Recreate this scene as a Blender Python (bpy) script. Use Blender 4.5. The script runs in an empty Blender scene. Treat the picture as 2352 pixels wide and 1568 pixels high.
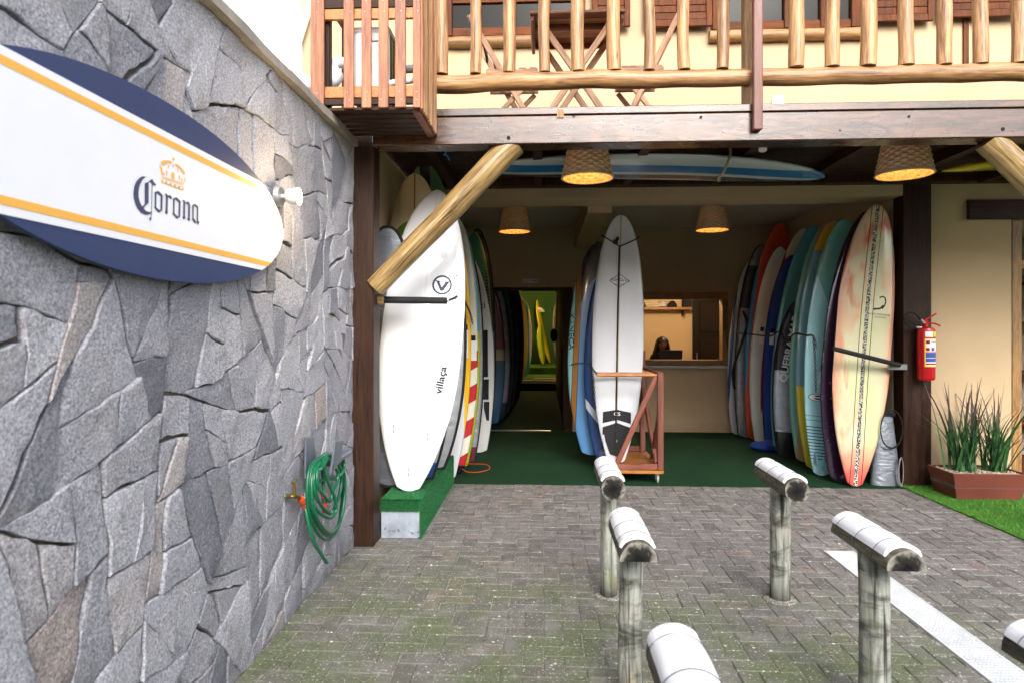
import bpy, bmesh, math, random
from mathutils import Vector, Matrix, noise as mnoise

# ---------------------------------------------------------------- camera, sky, sun, exposure
scene = bpy.context.scene
COL = scene.collection
R = math.radians
CAM_H, YAW, FPX, HOR = 1.62, R(2.74), 1503.0, 760.0
cam_d = bpy.data.cameras.new('camera')
cam = bpy.data.objects.new('camera', cam_d); COL.objects.link(cam)
cam.location = (0, 0, CAM_H); cam.rotation_euler = (R(90), 0, YAW)
cam_d.sensor_width = 36.0; cam_d.lens = 36.0 * FPX / 2352.0
cam_d.shift_y = -24.0 / 2352.0
cam_d.clip_start = 0.05; cam_d.clip_end = 600
cam_d.dof.use_dof = True; cam_d.dof.focus_distance = 6.6; cam_d.dof.aperture_fstop = 3.2
scene.camera = cam

SUN_EL, SUN_AZ = R(34), R(169)      # azimuth clockwise from +Y: behind the camera, to the right
world = bpy.data.worlds.new('World'); scene.world = world; world.use_nodes = True
wn = world.node_tree; wn.nodes.clear()
w_out = wn.nodes.new('ShaderNodeOutputWorld'); w_bg = wn.nodes.new('ShaderNodeBackground')
w_sky = wn.nodes.new('ShaderNodeTexSky'); w_sky.sky_type = 'NISHITA'; w_sky.sun_disc = False
w_sky.sun_elevation = SUN_EL; w_sky.sun_rotation = SUN_AZ
w_sky.air_density = 1.0; w_sky.dust_density = 3.0; w_sky.ozone_density = 1.0
w_hs = wn.nodes.new('ShaderNodeHueSaturation'); w_hs.inputs['Saturation'].default_value = 0.42
wn.links.new(w_sky.outputs[0], w_hs.inputs['Color']); wn.links.new(w_hs.outputs[0], w_bg.inputs[0])
w_bg.inputs[1].default_value = 0.15
wn.links.new(w_bg.outputs[0], w_out.inputs[0])
sun_d = bpy.data.lights.new('sun', 'SUN'); sun_d.energy = 0.65; sun_d.angle = R(24); sun_d.color = (1.0, 0.97, 0.93)
sun = bpy.data.objects.new('sun', sun_d); COL.objects.link(sun)
sdir = Vector((math.sin(SUN_AZ) * math.cos(SUN_EL), math.cos(SUN_AZ) * math.cos(SUN_EL), math.sin(SUN_EL)))
sun.rotation_euler = sdir.to_track_quat('Z', 'Y').to_euler(); sun.location = sdir * 30
scene.view_settings.view_transform = 'Standard'; scene.view_settings.look = 'None'
scene.view_settings.exposure = 1.72; scene.view_settings.gamma = 1.0; scene.view_settings.use_curve_mapping = False
scene.cycles.use_denoising = True
scene.cycles.adaptive_threshold = 0.03
scene.cycles.max_bounces = 6; scene.cycles.diffuse_bounces = 4; scene.cycles.glossy_bounces = 3
scene.cycles.sample_clamp_indirect = 4.0; scene.cycles.caustics_reflective = False; scene.cycles.caustics_refractive = False

# ---------------------------------------------------------------- helpers
rnd = random.Random(7)
CY, SY = math.cos(YAW), math.sin(YAW)
def ray(px, py):
    a = (px - 1176.0) / FPX; b = (HOR - py) / FPX
    return Vector((-SY + a * CY, CY + a * SY, b))
def P(px, py, Y):                       # the point seen at (px, py) at distance Y from the camera's wall plane
    d = ray(px, py); t = Y / d.y
    return Vector((0, 0, CAM_H)) + d * t
def PX(px, py, X):
    d = ray(px, py); t = X / d.x
    return Vector((0, 0, CAM_H)) + d * t
def PZ(px, py, z):
    d = ray(px, py); t = (z - CAM_H) / d.z
    return Vector((0, 0, CAM_H)) + d * t
def proj(p):
    v = Vector(p) - Vector((0, 0, CAM_H)); dep = v.x * -SY + v.y * CY
    if dep < 0.05: return None
    return (1176 + FPX * (v.x * CY + v.y * SY) / dep, HOR - FPX * v.z / dep)
def lin(h):
    h = h.lstrip('#'); c = [int(h[i:i + 2], 16) / 255 for i in (0, 2, 4)]
    return tuple((x / 12.92 if x <= 0.04045 else ((x + 0.055) / 1.055) ** 2.4) for x in c) + (1.0,)
WM = {}
def wm(o): return WM.get(o.name, Matrix.Identity(4))
def tag(o, label=None, cat=None, group=None, kind=None):
    if label: o['label'] = label
    if cat: o['category'] = cat
    if group: o['group'] = group
    if kind: o['kind'] = kind
    return o
def empty(name, loc, rz=0.0, label=None, cat=None, group=None):
    o = bpy.data.objects.new(name, None); COL.objects.link(o)
    o.empty_display_size = 0.1
    M = Matrix.Translation(Vector(loc)) @ Matrix.Rotation(rz, 4, 'Z')
    o.matrix_world = M; WM[o.name] = M
    return tag(o, label, cat, group)
def attach(o, parent, M=None):
    M = M or Matrix.Identity(4)
    if parent is not None:
        o.parent = parent; o.matrix_parent_inverse = Matrix.Identity(4)
        o.matrix_basis = wm(parent).inverted() @ M
    else:
        o.matrix_basis = M
    WM[o.name] = M
    return o
def link_mesh(name, me, parent=None, M=None):
    o = bpy.data.objects.new(name, me); COL.objects.link(o)
    return attach(o, parent, M)
def copy_tree(o, M, parent=None):       # a thing with copies of its parts and sub-parts, moved by the world matrix M
    c = o.copy(); COL.objects.link(c)
    attach(c, parent, M @ wm(o))
    for ch in [k for k in bpy.data.objects if k.parent == o]:
        copy_tree(ch, M, c)
    return c
def frame_from(zdir, ydir):             # local z along zdir, local y near ydir
    z = Vector(zdir).normalized(); y = Vector(ydir); y = (y - z * y.dot(z)).normalized(); x = y.cross(z)
    return Matrix((x, y, z)).transposed().to_4x4()
class MB:
    def __init__(s): s.v = []; s.f = []
    def add(s, vs, fs, M=None):
        n = len(s.v)
        s.v += [(M @ Vector(v)) if M else Vector(v) for v in vs]
        s.f += [tuple(i + n for i in f) for f in fs]; return s
    def box(s, lo, hi, M=None):
        x0, y0, z0 = lo; x1, y1, z1 = hi
        return s.add([(x0, y0, z0), (x1, y0, z0), (x1, y1, z0), (x0, y1, z0), (x0, y0, z1), (x1, y0, z1), (x1, y1, z1), (x0, y1, z1)],
                     [(0, 3, 2, 1), (4, 5, 6, 7), (0, 1, 5, 4), (1, 2, 6, 5), (2, 3, 7, 6), (3, 0, 4, 7)], M)
    def bar(s, a, b, w, d, up=(0, 0, 1)):       # box from a to b, section w (sideways) x d (along up)
        a = Vector(a); b = Vector(b); M = Matrix.Translation(a) @ frame_from(b - a, up); L = (b - a).length
        return s.box((-w / 2, -d / 2, 0), (w / 2, d / 2, L), M)
    def tube(s, pts, r, n=10, caps=True, closed=False):
        pts = [Vector(p) for p in pts]; m = len(pts)
        rr = r if isinstance(r, (list, tuple)) else [r] * m
        ref = None; base = len(s.v); rings = []
        for i, p in enumerate(pts):
            if closed: t = pts[(i + 1) % m] - pts[i - 1]
            else: t = pts[min(i + 1, m - 1)] - pts[max(i - 1, 0)]
            t = t.normalized() if t.length > 1e-9 else Vector((0, 0, 1))
            if ref is None:
                ref = Vector((0, 0, 1)) if abs(t.z) < 0.9 else Vector((1, 0, 0))
            u = ref - t * ref.dot(t)
            if u.length < 1e-6: u = t.orthogonal()
            u.normalize(); ref = u; w = t.cross(u)
            ring = []
            for k in range(n):
                an = 2 * math.pi * k / n
                s.v.append(p + (u * math.cos(an) + w * math.sin(an)) * rr[i]); ring.append(len(s.v) - 1)
            rings.append(ring)
        for i in range(m if closed else m - 1):
            A = rings[i]; B = rings[(i + 1) % m]
            for k in range(n): s.f.append((A[k], A[(k + 1) % n], B[(k + 1) % n], B[k]))
        if caps and not closed:
            s.f.append(tuple(reversed(rings[0]))); s.f.append(tuple(rings[-1]))
        return s
    def lathe(s, prof, n=24, M=None, cap=True):
        vs = []; fs = []
        for (r, z) in prof:
            for k in range(n):
                a = 2 * math.pi * k / n; vs.append((r * math.cos(a), r * math.sin(a), z))
        m = len(prof)
        for i in range(m - 1):
            for k in range(n):
                fs.append((i * n + k, i * n + (k + 1) % n, (i + 1) * n + (k + 1) % n, (i + 1) * n + k))
        if cap:
            if prof[0][0] > 1e-5: fs.append(tuple(reversed(range(n))))
            if prof[-1][0] > 1e-5: fs.append(tuple(range((m - 1) * n, m * n)))
        return s.add(vs, fs, M)
    def prism(s, poly, t0, t1, M=None):         # polygon (x, z) extruded along y
        n = len(poly)
        vs = [(x, t0, z) for x, z in poly] + [(x, t1, z) for x, z in poly]
        fs = [tuple(range(n)), tuple(reversed(range(n, 2 * n)))] + [(i, n + i, n + (i + 1) % n, (i + 1) % n) for i in range(n)]
        return s.add(vs, fs, M)
    def mesh(s, name, mat, smooth=False, bevel=0.0, ang=40):
        me = bpy.data.meshes.new(name)
        me.from_pydata([tuple(v) for v in s.v], [], s.f)
        bm = bmesh.new(); bm.from_mesh(me)
        bmesh.ops.recalc_face_normals(bm, faces=bm.faces)
        if bevel:
            es = [e for e in bm.edges if len(e.link_faces) == 2 and e.calc_face_angle(0) > R(50)]
            bmesh.ops.bevel(bm, geom=es, offset=bevel, segments=1, affect='EDGES', clamp_overlap=True)
        bm.to_mesh(me); bm.free()
        if mat: me.materials.append(mat)
        if smooth:
            for p in me.polygons: p.use_smooth = True
            me.set_sharp_from_angle(angle=R(ang))
        return me
    def build(s, name, mat, parent=None, smooth=False, bevel=0.0, M=None, ang=40):
        return link_mesh(name, s.mesh(name, mat, smooth, bevel, ang), parent, M)
def sphere(mb, c, r, n=14, m=9, sc=(1, 1, 1)):
    prof = [(max(1e-6, r * math.sin(math.pi * i / m)), -r * math.cos(math.pi * i / m)) for i in range(m + 1)]
    return mb.lathe(prof, n, Matrix.Translation(Vector(c)) @ Matrix.Diagonal((*sc, 1)), cap=False)
def nz(x, y=0.0, z=0.0): return mnoise.noise(Vector((x, y, z)))

# ---------------------------------------------------------------- material builder
class G:
    def __init__(s, name, rough=0.6, spec=0.5, metal=0.0):
        s.m = bpy.data.materials.new(name); s.m.use_nodes = True; s.t = s.m.node_tree
        s.b = s.t.nodes['Principled BSDF']
        s.b.inputs['Roughness'].default_value = rough; s.b.inputs['Metallic'].default_value = metal
        s.b.inputs['Specular IOR Level'].default_value = spec
        tc = s.n('ShaderNodeTexCoord'); s.obj = tc.outputs['Object']
        s.geo = s.n('ShaderNodeNewGeometry'); s.pos = s.geo.outputs['Position']
        s.info = s.n('ShaderNodeObjectInfo'); s.rand = s.info.outputs['Random']
    def n(s, t, **k):
        nd = s.t.nodes.new(t)
        for a, b in k.items(): setattr(nd, a, b)
        return nd
    def put(s, sock, v):
        if hasattr(v, 'is_output'): s.t.links.new(v, sock)
        elif isinstance(v, str): sock.default_value = lin(v)
        elif isinstance(v, (tuple, list)) and len(v) == 3 and len(sock.default_value) == 4: sock.default_value = (*v, 1)
        else: sock.default_value = v
    def noise(s, vec, scale=5, detail=4, rough=0.55, dist=0.0):
        nd = s.n('ShaderNodeTexNoise'); s.put(nd.inputs['Vector'], vec)
        nd.inputs['Scale'].default_value = scale; nd.inputs['Detail'].default_value = detail
        nd.inputs['Roughness'].default_value = rough; nd.inputs['Distortion'].default_value = dist
        return nd.outputs['Fac']
    def voro(s, vec, scale=5, feature='F1', out='Distance'):
        nd = s.n('ShaderNodeTexVoronoi', feature=feature); s.put(nd.inputs['Vector'], vec); nd.inputs['Scale'].default_value = scale
        return nd.outputs[out]
    def map(s, vec, sc=(1, 1, 1), rot=(0, 0, 0), loc=(0, 0, 0)):
        nd = s.n('ShaderNodeMapping'); s.put(nd.inputs['Vector'], vec)
        nd.inputs['Scale'].default_value = sc; nd.inputs['Rotation'].default_value = rot; nd.inputs['Location'].default_value = loc
        return nd.outputs[0]
    def off(s, vec, amount=10.0):       # shift a texture by the object's random number
        nd = s.n('ShaderNodeVectorMath', operation='MULTIPLY_ADD')
        cb = s.n('ShaderNodeCombineXYZ'); s.put(cb.inputs[0], s.rand); s.put(cb.inputs[1], s.rand); s.put(cb.inputs[2], s.rand)
        s.put(nd.inputs[0], cb.outputs[0]); nd.inputs[1].default_value = (amount, amount * 1.7, amount * 0.6); s.put(nd.inputs[2], vec)
        return nd.outputs[0]
    def sep(s, vec):
        nd = s.n('ShaderNodeSeparateXYZ'); s.put(nd.inputs[0], vec); return nd.outputs
    def math(s, op, a, b=0.0, c=None):
        nd = s.n('ShaderNodeMath', operation=op); s.put(nd.inputs[0], a); s.put(nd.inputs[1], b)
        if c is not None: s.put(nd.inputs[2], c)
        return nd.outputs[0]
    def smooth(s, v, a, b):
        nd = s.n('ShaderNodeMapRange', interpolation_type='SMOOTHSTEP'); s.put(nd.inputs[0], v)
        nd.inputs[1].default_value = a; nd.inputs[2].default_value = b; return nd.outputs[0]
    def band(s, v, a, b):
        return s.math('MULTIPLY', s.math('GREATER_THAN', v, a), s.math('LESS_THAN', v, b))
    def ramp(s, fac, stops, interp='LINEAR'):
        nd = s.n('ShaderNodeValToRGB'); s.put(nd.inputs[0], fac); cr = nd.color_ramp; cr.interpolation = interp
        while len(cr.elements) < len(stops): cr.elements.new(0.5)
        for e, (p, c) in zip(cr.elements, stops):
            e.position = p; e.color = lin(c) if isinstance(c, str) else ((c, c, c, 1) if isinstance(c, (int, float)) else (*c[:3], 1))
        return nd.outputs[0]
    def mix(s, fac, a, b, mode='MIX'):
        nd = s.n('ShaderNodeMix', data_type='RGBA', blend_type=mode)
        s.put(nd.inputs[0], fac); s.put(nd.inputs[6], a); s.put(nd.inputs[7], b); return nd.outputs[2]
    def bump(s, h, strength=0.3, dist=0.01, normal=None):
        nd = s.n('ShaderNodeBump'); nd.inputs['Strength'].default_value = strength; nd.inputs['Distance'].default_value = dist
        s.put(nd.inputs['Height'], h)
        if normal is not None: s.put(nd.inputs['Normal'], normal)
        return nd.outputs[0]
    def set(s, color=None, rough=None, normal=None, **k):
        if color is not None: s.put(s.b.inputs['Base Color'], color)
        if rough is not None: s.put(s.b.inputs['Roughness'], rough)
        if normal is not None: s.put(s.b.inputs['Normal'], normal)
        for a, v in k.items(): s.put(s.b.inputs[a.replace('_', ' ')], v)
        return s.m
def vary(g, col, vec, scale=6, amt=0.12):
    f = g.noise(vec, scale, 5)
    return g.mix(1.0, col, g.ramp(f, [(0.25, 1 - amt), (0.75, 1 + amt * 0.6)]), 'MULTIPLY')
def flat(name, col, rough=0.5, metal=0.0, spec=0.5, amt=0.1, scale=8, bump=0.0):
    g = G(name, rough, spec, metal); v = g.off(g.obj)
    c = g.ramp(0.0, [(0, col), (1, col)]); c = vary(g, c, v, scale, amt)
    nrm = g.bump(g.noise(v, 60, 4), bump, 0.004) if bump else None
    return g.set(c, normal=nrm)
# ---------------------------------------------------------------- materials
def wood(name, dark, light, rough=0.4, grain=(1, 1, 0.06), scale=22, bump=0.25, spec=0.5, knots=False, rvar=0.25, coat=0.0):
    g = G(name, rough, spec); v = g.off(g.obj); vm = g.map(v, grain)
    f = g.noise(vm, scale, 6, 0.65, 0.6); f2 = g.noise(vm, scale * 3.5, 4, 0.65)
    h = g.math('ADD', g.math('MULTIPLY', f, 0.55), g.math('MULTIPLY', f2, 0.45))
    c = g.ramp(h, [(0.38, dark), (0.60, light)])
    c = g.mix(1.0, c, g.ramp(g.rand, [(0, 1 - rvar), (1, 1 + rvar * 0.4)]), 'MULTIPLY')
    c = vary(g, c, v, 3.0, 0.18)
    if knots:
        k = g.voro(g.map(v, (1, 1, 0.3)), 9.0)
        c = g.mix(g.ramp(k, [(0.04, 0.95), (0.13, 0.0)]), c, '#3a2a16')
    r = g.ramp(f, [(0.3, max(0.05, rough - 0.1)), (0.7, min(1, rough + 0.15))])
    if coat: g.b.inputs['Coat Weight'].default_value = coat; g.b.inputs['Coat Roughness'].default_value = 0.15
    return g.set(c, r, g.bump(h, bump, 0.006))
M_RED = wood('oiled_red_timber', '#6f3d29', '#ad7450', 0.5)
M_CART = wood('stained_brown_timber', '#5c3026', '#8d5340', 0.45)
M_PLY = wood('varnished_plywood', '#8d5523', '#b87a3a', 0.35, grain=(1, 0.06, 1))
M_DARK = wood('dark_varnished_timber', '#1d110b', '#40281b', 0.5, bump=0.3, rvar=0.1, spec=0.22)
M_LOG = wood('peeled_log_timber', '#6a4224', '#c99c69', 0.38, grain=(1, 1, 0.05), scale=30, bump=0.6, knots=True)
M_BRACE = wood('yellowed_log_timber', '#4d381b', '#c2a26a', 0.32, grain=(1, 1, 0.05), scale=26, bump=0.7, knots=True, coat=0.4)
M_CHAIR = wood('raw_hardwood', '#9a6a4a', '#d2a886', 0.55)
M_WINW = wood('window_timber', '#40200f', '#74401f', 0.65, spec=0.2)
M_SILL = wood('sill_log_timber', '#6d4a28', '#a97f4c', 0.5, grain=(1, 1, 0.1))
def m_beam():
    g = G('glossy_beam_timber', 0.3, 0.35); v = g.obj
    f = g.noise(g.map(v, (0.08, 1, 1)), 30, 6, 0.6, 0.5)
    adz = g.voro(g.map(v, (0.5, 1, 1)), 16.0)
    crack = g.noise(g.map(v, (0.15, 1, 1)), 9, 8, 0.7, 1.2)
    c = g.ramp(f, [(0.36, '#29160d'), (0.62, '#5a3620')])
    c = g.mix(g.ramp(crack, [(0.47, 0.0), (0.5, 0.75), (0.53, 0.0)]), c, '#1d100a')
    worn = g.smooth(g.noise(v, 2.2, 5), 0.62, 0.75)
    c = g.mix(g.math('MULTIPLY', worn, 0.4), c, '#94572f')
    h = g.math('ADD', g.math('MULTIPLY', g.noise(g.map(v, (0.6, 1, 1)), 26, 4, 0.6, 0.6), 0.7), g.math('ADD', g.math('MULTIPLY', f, 0.3), g.math('MULTIPLY', g.ramp(crack, [(0.47, 1.0), (0.5, 0.0), (0.53, 1.0)]), 0.4)))
    r = g.ramp(g.noise(v, 6, 5), [(0.3, 0.2), (0.7, 0.42)])
    g.b.inputs['Coat Weight'].default_value = 0.55; g.b.inputs['Coat Roughness'].default_value = 0.18
    g.b.inputs['Coat Weight'].default_value = 1.0; g.b.inputs['Coat Roughness'].default_value = 0.15; g.b.inputs['Coat IOR'].default_value = 1.5
    bn = g.bump(h, 0.12, 0.012); g.put(g.b.inputs['Coat Normal'], g.bump(h, 0.06, 0.012))
    return g.set(c, r, bn)
M_BEAM = m_beam()
def m_stone():
    g = G('granite_stone', 0.75, 0.4); v = g.off(g.obj, 40)
    grain = g.noise(v, 105, 5, 0.75); spots = g.noise(v, 240, 2, 0.6); big = g.noise(v, 5, 5, 0.6)
    c = g.ramp(grain, [(0.30, '#66666d'), (0.5, '#b9b9be'), (0.68, '#f0efee')])
    c = g.mix(g.ramp(spots, [(0.60, 0.0), (0.72, 0.6)]), c, '#f0eeea')
    c = g.mix(g.ramp(spots, [(0.28, 0.7), (0.38, 0.0)]), c, '#37363b')
    c = g.mix(1.0, c, g.ramp(g.rand, [(0, '#9a9da6'), (0.08, '#bcbec6'), (0.3, '#d2d3d8'), (0.7, '#e2e3e9'), (0.93, '#f0f1f5'), (0.98, '#e8ded8'), (1, '#dccfc8')]), 'MULTIPLY')
    c = g.mix(g.math('MULTIPLY', g.smooth(big, 0.58, 0.8), 0.4), c, '#988c78')
    sz = g.sep(g.pos)[2]
    foot_tone = g.smooth(g.math('ADD', sz, g.math('MULTIPLY', g.noise(g.pos, 4, 6, 0.7), 1.2)), 0.9, 0.5)
    c = g.mix(g.math('MULTIPLY', foot_tone, 0.45), c, '#47474c')  # stones mixed darker towards the ground, the edge broken by noise
    edge = g.ramp(g.geo.outputs['Pointiness'], [(0.44, 0.6), (0.49, 0.0)])
    h = g.math('ADD', g.math('MULTIPLY', g.noise(v, 9, 9, 0.7), 1.3), g.math('MULTIPLY', grain, 0.22))
    return g.set(c, g.ramp(grain, [(0.3, 0.6), (0.7, 0.9)]), g.bump(h, 0.85, 0.024))
M_STONE = m_stone()
M_COPE = flat('coping_concrete', '#8e877c', 0.85, bump=0.6, amt=0.3)
M_MORTAR = flat('dark_mortar', '#5b5147', 0.95, bump=0.5, amt=0.35, scale=14)
def m_paver():
    g = G('concrete_paver', 0.8, 0.35); p = g.pos
    at = g.n('ShaderNodeAttribute', attribute_name='rnd').outputs['Fac']
    rr = g.math('FRACT', g.math('ADD', at, g.rand))
    fine = g.noise(p, 160, 4, 0.7); mid = g.noise(p, 11, 6, 0.6)
    c = g.ramp(fine, [(0.25, '#6c6b6b'), (0.75, '#b9b8b7')])
    c = g.mix(1.0, c, g.ramp(rr, [(0, '#a19c99'), (0.25, '#b4b0ae'), (0.7, '#bfbbb8'), (0.9, '#cbc7c4'), (1, '#c4b4ab')]), 'MULTIPLY')
    c = g.mix(g.math('MULTIPLY', g.smooth(mid, 0.5, 0.72), 0.5), c, '#3a3634')
    c = g.mix(g.math('MULTIPLY', g.smooth(mid, 0.46, 0.25), 0.3), c, '#b9b4ac')
    sp = g.sep(p)
    yy = g.math('ADD', sp[1], g.math('MULTIPLY', sp[0], 0.22))
    zone = g.smooth(yy, 5.3, 3.3)
    patch = g.smooth(g.math('ADD', g.noise(p, 2.3, 5, 0.6), g.math('MULTIPLY', g.math('SUBTRACT', rr, 0.5), 0.07)), 0.40, 0.60)
    moss = g.math('MULTIPLY', zone, g.math('ADD', g.math('MULTIPLY', patch, 0.75), 0.22))
    mossc = g.ramp(g.noise(p, 55, 4), [(0.3, '#39452a'), (0.7, '#67724a')])
    c = g.mix(g.math('MULTIPLY', moss, 0.8), c, mossc)
    lich = g.math('MULTIPLY', g.ramp(g.voro(g.map(p, (1, 1, 0.2)), 17.0), [(0.10, 1.0), (0.17, 0.0)]), g.ramp(g.noise(p, 5.4, 3), [(0.50, 0.0), (0.6, 1.0)]))
    c = g.mix(g.math('MULTIPLY', lich, 0.75), c, '#d9d6cc')
    crumbs = g.ramp(g.noise(p, 70, 2, 0.5), [(0.63, 0.0), (0.70, 0.75)])
    c = g.mix(crumbs, c, '#cbc7bd')
    h = g.math('ADD', fine, g.math('MULTIPLY', mid, 1.6))
    return g.set(c, g.ramp(mid, [(0.3, 0.55), (0.7, 0.9)]), g.bump(h, 0.5, 0.006))
M_PAVER = m_paver()
def m_joint():
    g = G('joint_sand', 0.95); p = g.pos; f = g.noise(p, 90, 4, 0.7); b = g.noise(p, 6, 4)
    c = g.ramp(f, [(0.34, '#45423c'), (0.52, '#847f76'), (0.7, '#d2cdc2')])
    c = g.mix(g.math('MULTIPLY', g.smooth(b, 0.5, 0.65), 0.7), c, '#3c3c2c')
    return g.set(c, normal=g.bump(f, 0.8, 0.01))
M_JOINT = m_joint()
def stucco(name, col, amt=0.07, foot_tone=None):
    g = G(name, 0.9, 0.2); c = g.ramp(0.0, [(0, col), (1, col)])
    c = vary(g, c, g.pos, 1.6, amt)
    if foot_tone:
        z = g.sep(g.pos)[2]
        c = g.mix(g.math('MULTIPLY', g.smooth(g.math('ADD', z, g.math('MULTIPLY', g.noise(g.pos, 8, 5), 0.25)), 0.33, 0.1), 0.35), c, foot_tone)  # dirt splashed on the foot of the render
    h = g.math('ADD', g.noise(g.pos, 130, 4, 0.7), g.noise(g.pos, 9, 4))
    return g.set(c, normal=g.bump(h, 0.3, 0.006))
M_CREAM = stucco('cream_render', '#bda585', foot_tone='#8a7350')
M_WHITE = stucco('white_ceiling_render', '#c9c4bc')
M_OCHRE = stucco('ochre_render', '#d9b04a')
M_GREENW = stucco('green_painted_wall', '#3c5a34')
def turf(name, a, b, sc=220):
    g = G(name, 0.9, 0.2); f = g.noise(g.pos, sc, 3, 0.7); b2 = g.noise(g.pos, 3, 4)
    c = g.ramp(f, [(0.3, a), (0.72, b)]); c = vary(g, c, g.pos, 2.0, 0.22)
    return g.set(c, normal=g.bump(f, 0.9, 0.015))
M_CARPET = turf('dark_green_carpet', '#0c2615', '#1f4f2e')
M_TURF = turf('bright_artificial_turf', '#2c5f1c', '#5f9635')
def m_blade(name, a, b):
    g = G(name, 0.6, 0.3); f = g.noise(g.pos, 37, 2)
    return g.set(g.ramp(f, [(0.3, a), (0.7, b)]))
M_BLADE = m_blade('bright_turf_blades', '#30691e', '#6fa843')
M_BLADE2 = m_blade('green_turf_blades', '#1c5530', '#3b8a50')
M_GLASS = G('window_glass', 0.15, 0.12).set('#15130f')
M_STEEL = flat('galvanised_steel', '#a9aaac', 0.35, 0.9)
M_BLACK = flat('black_metal', '#141414', 0.45)
M_RUBBER = flat('black_foam', '#17171a', 0.85, bump=0.5)
M_FOAM = flat('white_foam', '#e9eaee', 0.6, amt=0.04, bump=0.15)
M_PLASTIC = flat('white_plastic', '#e6e6e4', 0.35, amt=0.03)
M_INK = flat('navy_ink', '#232a45', 0.5, amt=0.03)
M_INKB = flat('black_ink', '#141519', 0.5, amt=0.03)
M_PAPER = flat('white_card', '#e8e8ea', 0.6, amt=0.03)

# ---------------------------------------------------------------- ground, paving, carpet, turf
g0 = MB().add([(-150, -150, -0.03), (150, -150, -0.03), (150, 150, -0.03), (-150, 150, -0.03)], [(0, 1, 2, 3)]).build('ground', M_JOINT)
tag(g0, kind='structure')
bed = MB().add([(-1.46, -4, -0.006), (3.72, -4, -0.006), (3.72, 6.92, -0.006), (-1.46, 6.92, -0.006)], [(0, 1, 2, 3)])
bed.add([(3.72, -4, -0.006), (9, -4, -0.006), (9, 2.0, -0.006), (3.72, 2.0, -0.006)], [(0, 1, 2, 3)])
paving = bed.build('paved_courtyard', M_JOINT); tag(paving, kind='structure')
U = 0.1022
def paver_geom(L, W, jig=0.0):
    a, b, ch = L / 2, W / 2, 0.004
    vs = [(-a, -b, -0.03), (a, -b, -0.03), (a, b, -0.03), (-a, b, -0.03),
          (-a, -b, -ch), (a, -b, -ch), (a, b, -ch), (-a, b, -ch),
          (-a + ch, -b + ch, 0), (a - ch, -b + ch, 0), (a - ch, b - ch, 0), (-a + ch, b - ch, 0)]
    fs = [(8, 9, 10, 11)] + [(4 + i, 4 + (i + 1) % 4, 8 + (i + 1) % 4, 8 + i) for i in range(4)] + [(i, (i + 1) % 4, 4 + (i + 1) % 4, 4 + i) for i in range(4)]
    return vs, fs
GAP = 0.006
pav = []
rp = random.Random(3)
for ix in range(-17, 60):
    for iy in range(0, 69):
        k = (ix + iy) % 4
        if k == 0: c = ((ix + 1) * U, (iy + 0.5) * U); s = (2 * U - GAP, U - GAP)
        elif k == 2: c = ((ix + 0.5) * U, (iy + 1) * U); s = (U - GAP, 2 * U - GAP)
        else: continue
        x0, x1, y0, y1 = c[0] - s[0] / 2, c[0] + s[0] / 2, c[1] - s[1] / 2, c[1] + s[1] / 2
        if x0 > 3.70 and y1 > 1.9: continue
        if x0 < -1.45 and x1 < -1.43: continue
        if y0 > 6.9: continue
        x0 = max(x0, -1.46); x1n = min(x1, 3.715) if y1 > 1.9 else x1; y1n = min(y1, 6.92)
        if 2.068 < (x0 + x1) / 2 < 2.282 and y0 < 4.9: 
            if x0 > 2.06 and x1 < 2.29: continue
        if x1 > 2.065 and x0 < 2.065 and y0 < 4.93: x1n = min(x1n, 2.062)
        elif x0 < 2.285 and x1 > 2.285 and y0 < 4.93: x0 = 2.288
        if x1n - x0 < 0.015 or y1n - y0 < 0.015: continue
        pav.append(((x0 + x1n) / 2, (y0 + y1n) / 2, x1n - x0, y1n - y0))
vis = []; rest = []
for q in pav:
    pr = proj((q[0], q[1], 0))
    full = abs(q[2] - (2 * U - GAP)) < 1e-4 and abs(q[3] - (U - GAP)) < 1e-4 or abs(q[3] - (2 * U - GAP)) < 1e-4 and abs(q[2] - (U - GAP)) < 1e-4
    if pr and 5 < pr[0] < 2347 and pr[1] < 1566 and full: vis.append(q)
    else: rest.append(q)
vis.sort(key=lambda q: q[1]); rest += vis[300:]; vis = vis[:300]
pm = {}
for nm, (L, W) in (('h', (2 * U - GAP, U - GAP)), ('v', (U - GAP, 2 * U - GAP))):
    vs, fs = paver_geom(L, W); pm[nm] = MB().add(vs, fs).mesh('paver', M_PAVER)
for (x, y, L, W) in vis:
    M = Matrix.Translation((x + rp.uniform(-1, 1) * 0.0012, y + rp.uniform(-1, 1) * 0.0012, rp.uniform(-0.0025, 0.0025))) @ Matrix.Rotation(rp.gauss(0, 0.006), 4, 'Z') @ Matrix.Rotation(rp.gauss(0, 0.008), 4, 'X') @ Matrix.Rotation(rp.gauss(0, 0.008), 4, 'Y')
    link_mesh('paver', pm['h' if L > W else 'v'], paving, M)
mb = MB(); rv = []
for (x, y, L, W) in rest:
    vs, fs = paver_geom(L, W)
    M = Matrix.Translation((x, y, rp.uniform(-0.0025, 0.0025))) @ Matrix.Rotation(rp.gauss(0, 0.008), 4, 'X') @ Matrix.Rotation(rp.gauss(0, 0.008), 4, 'Y')
    mb.add(vs, fs, M); rv += [rp.random()] * len(vs)
me = bpy.data.meshes.new('far_pavers'); me.from_pydata([tuple(v) for v in mb.v], [], mb.f); me.materials.append(M_PAVER)
at = me.attributes.new('rnd', 'FLOAT', 'POINT'); at.data.foreach_set('value', rv)
tag(link_mesh('far_pavers', me, paving), 'herringbone concrete pavers farther back in the yard', kind='stuff')
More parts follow.
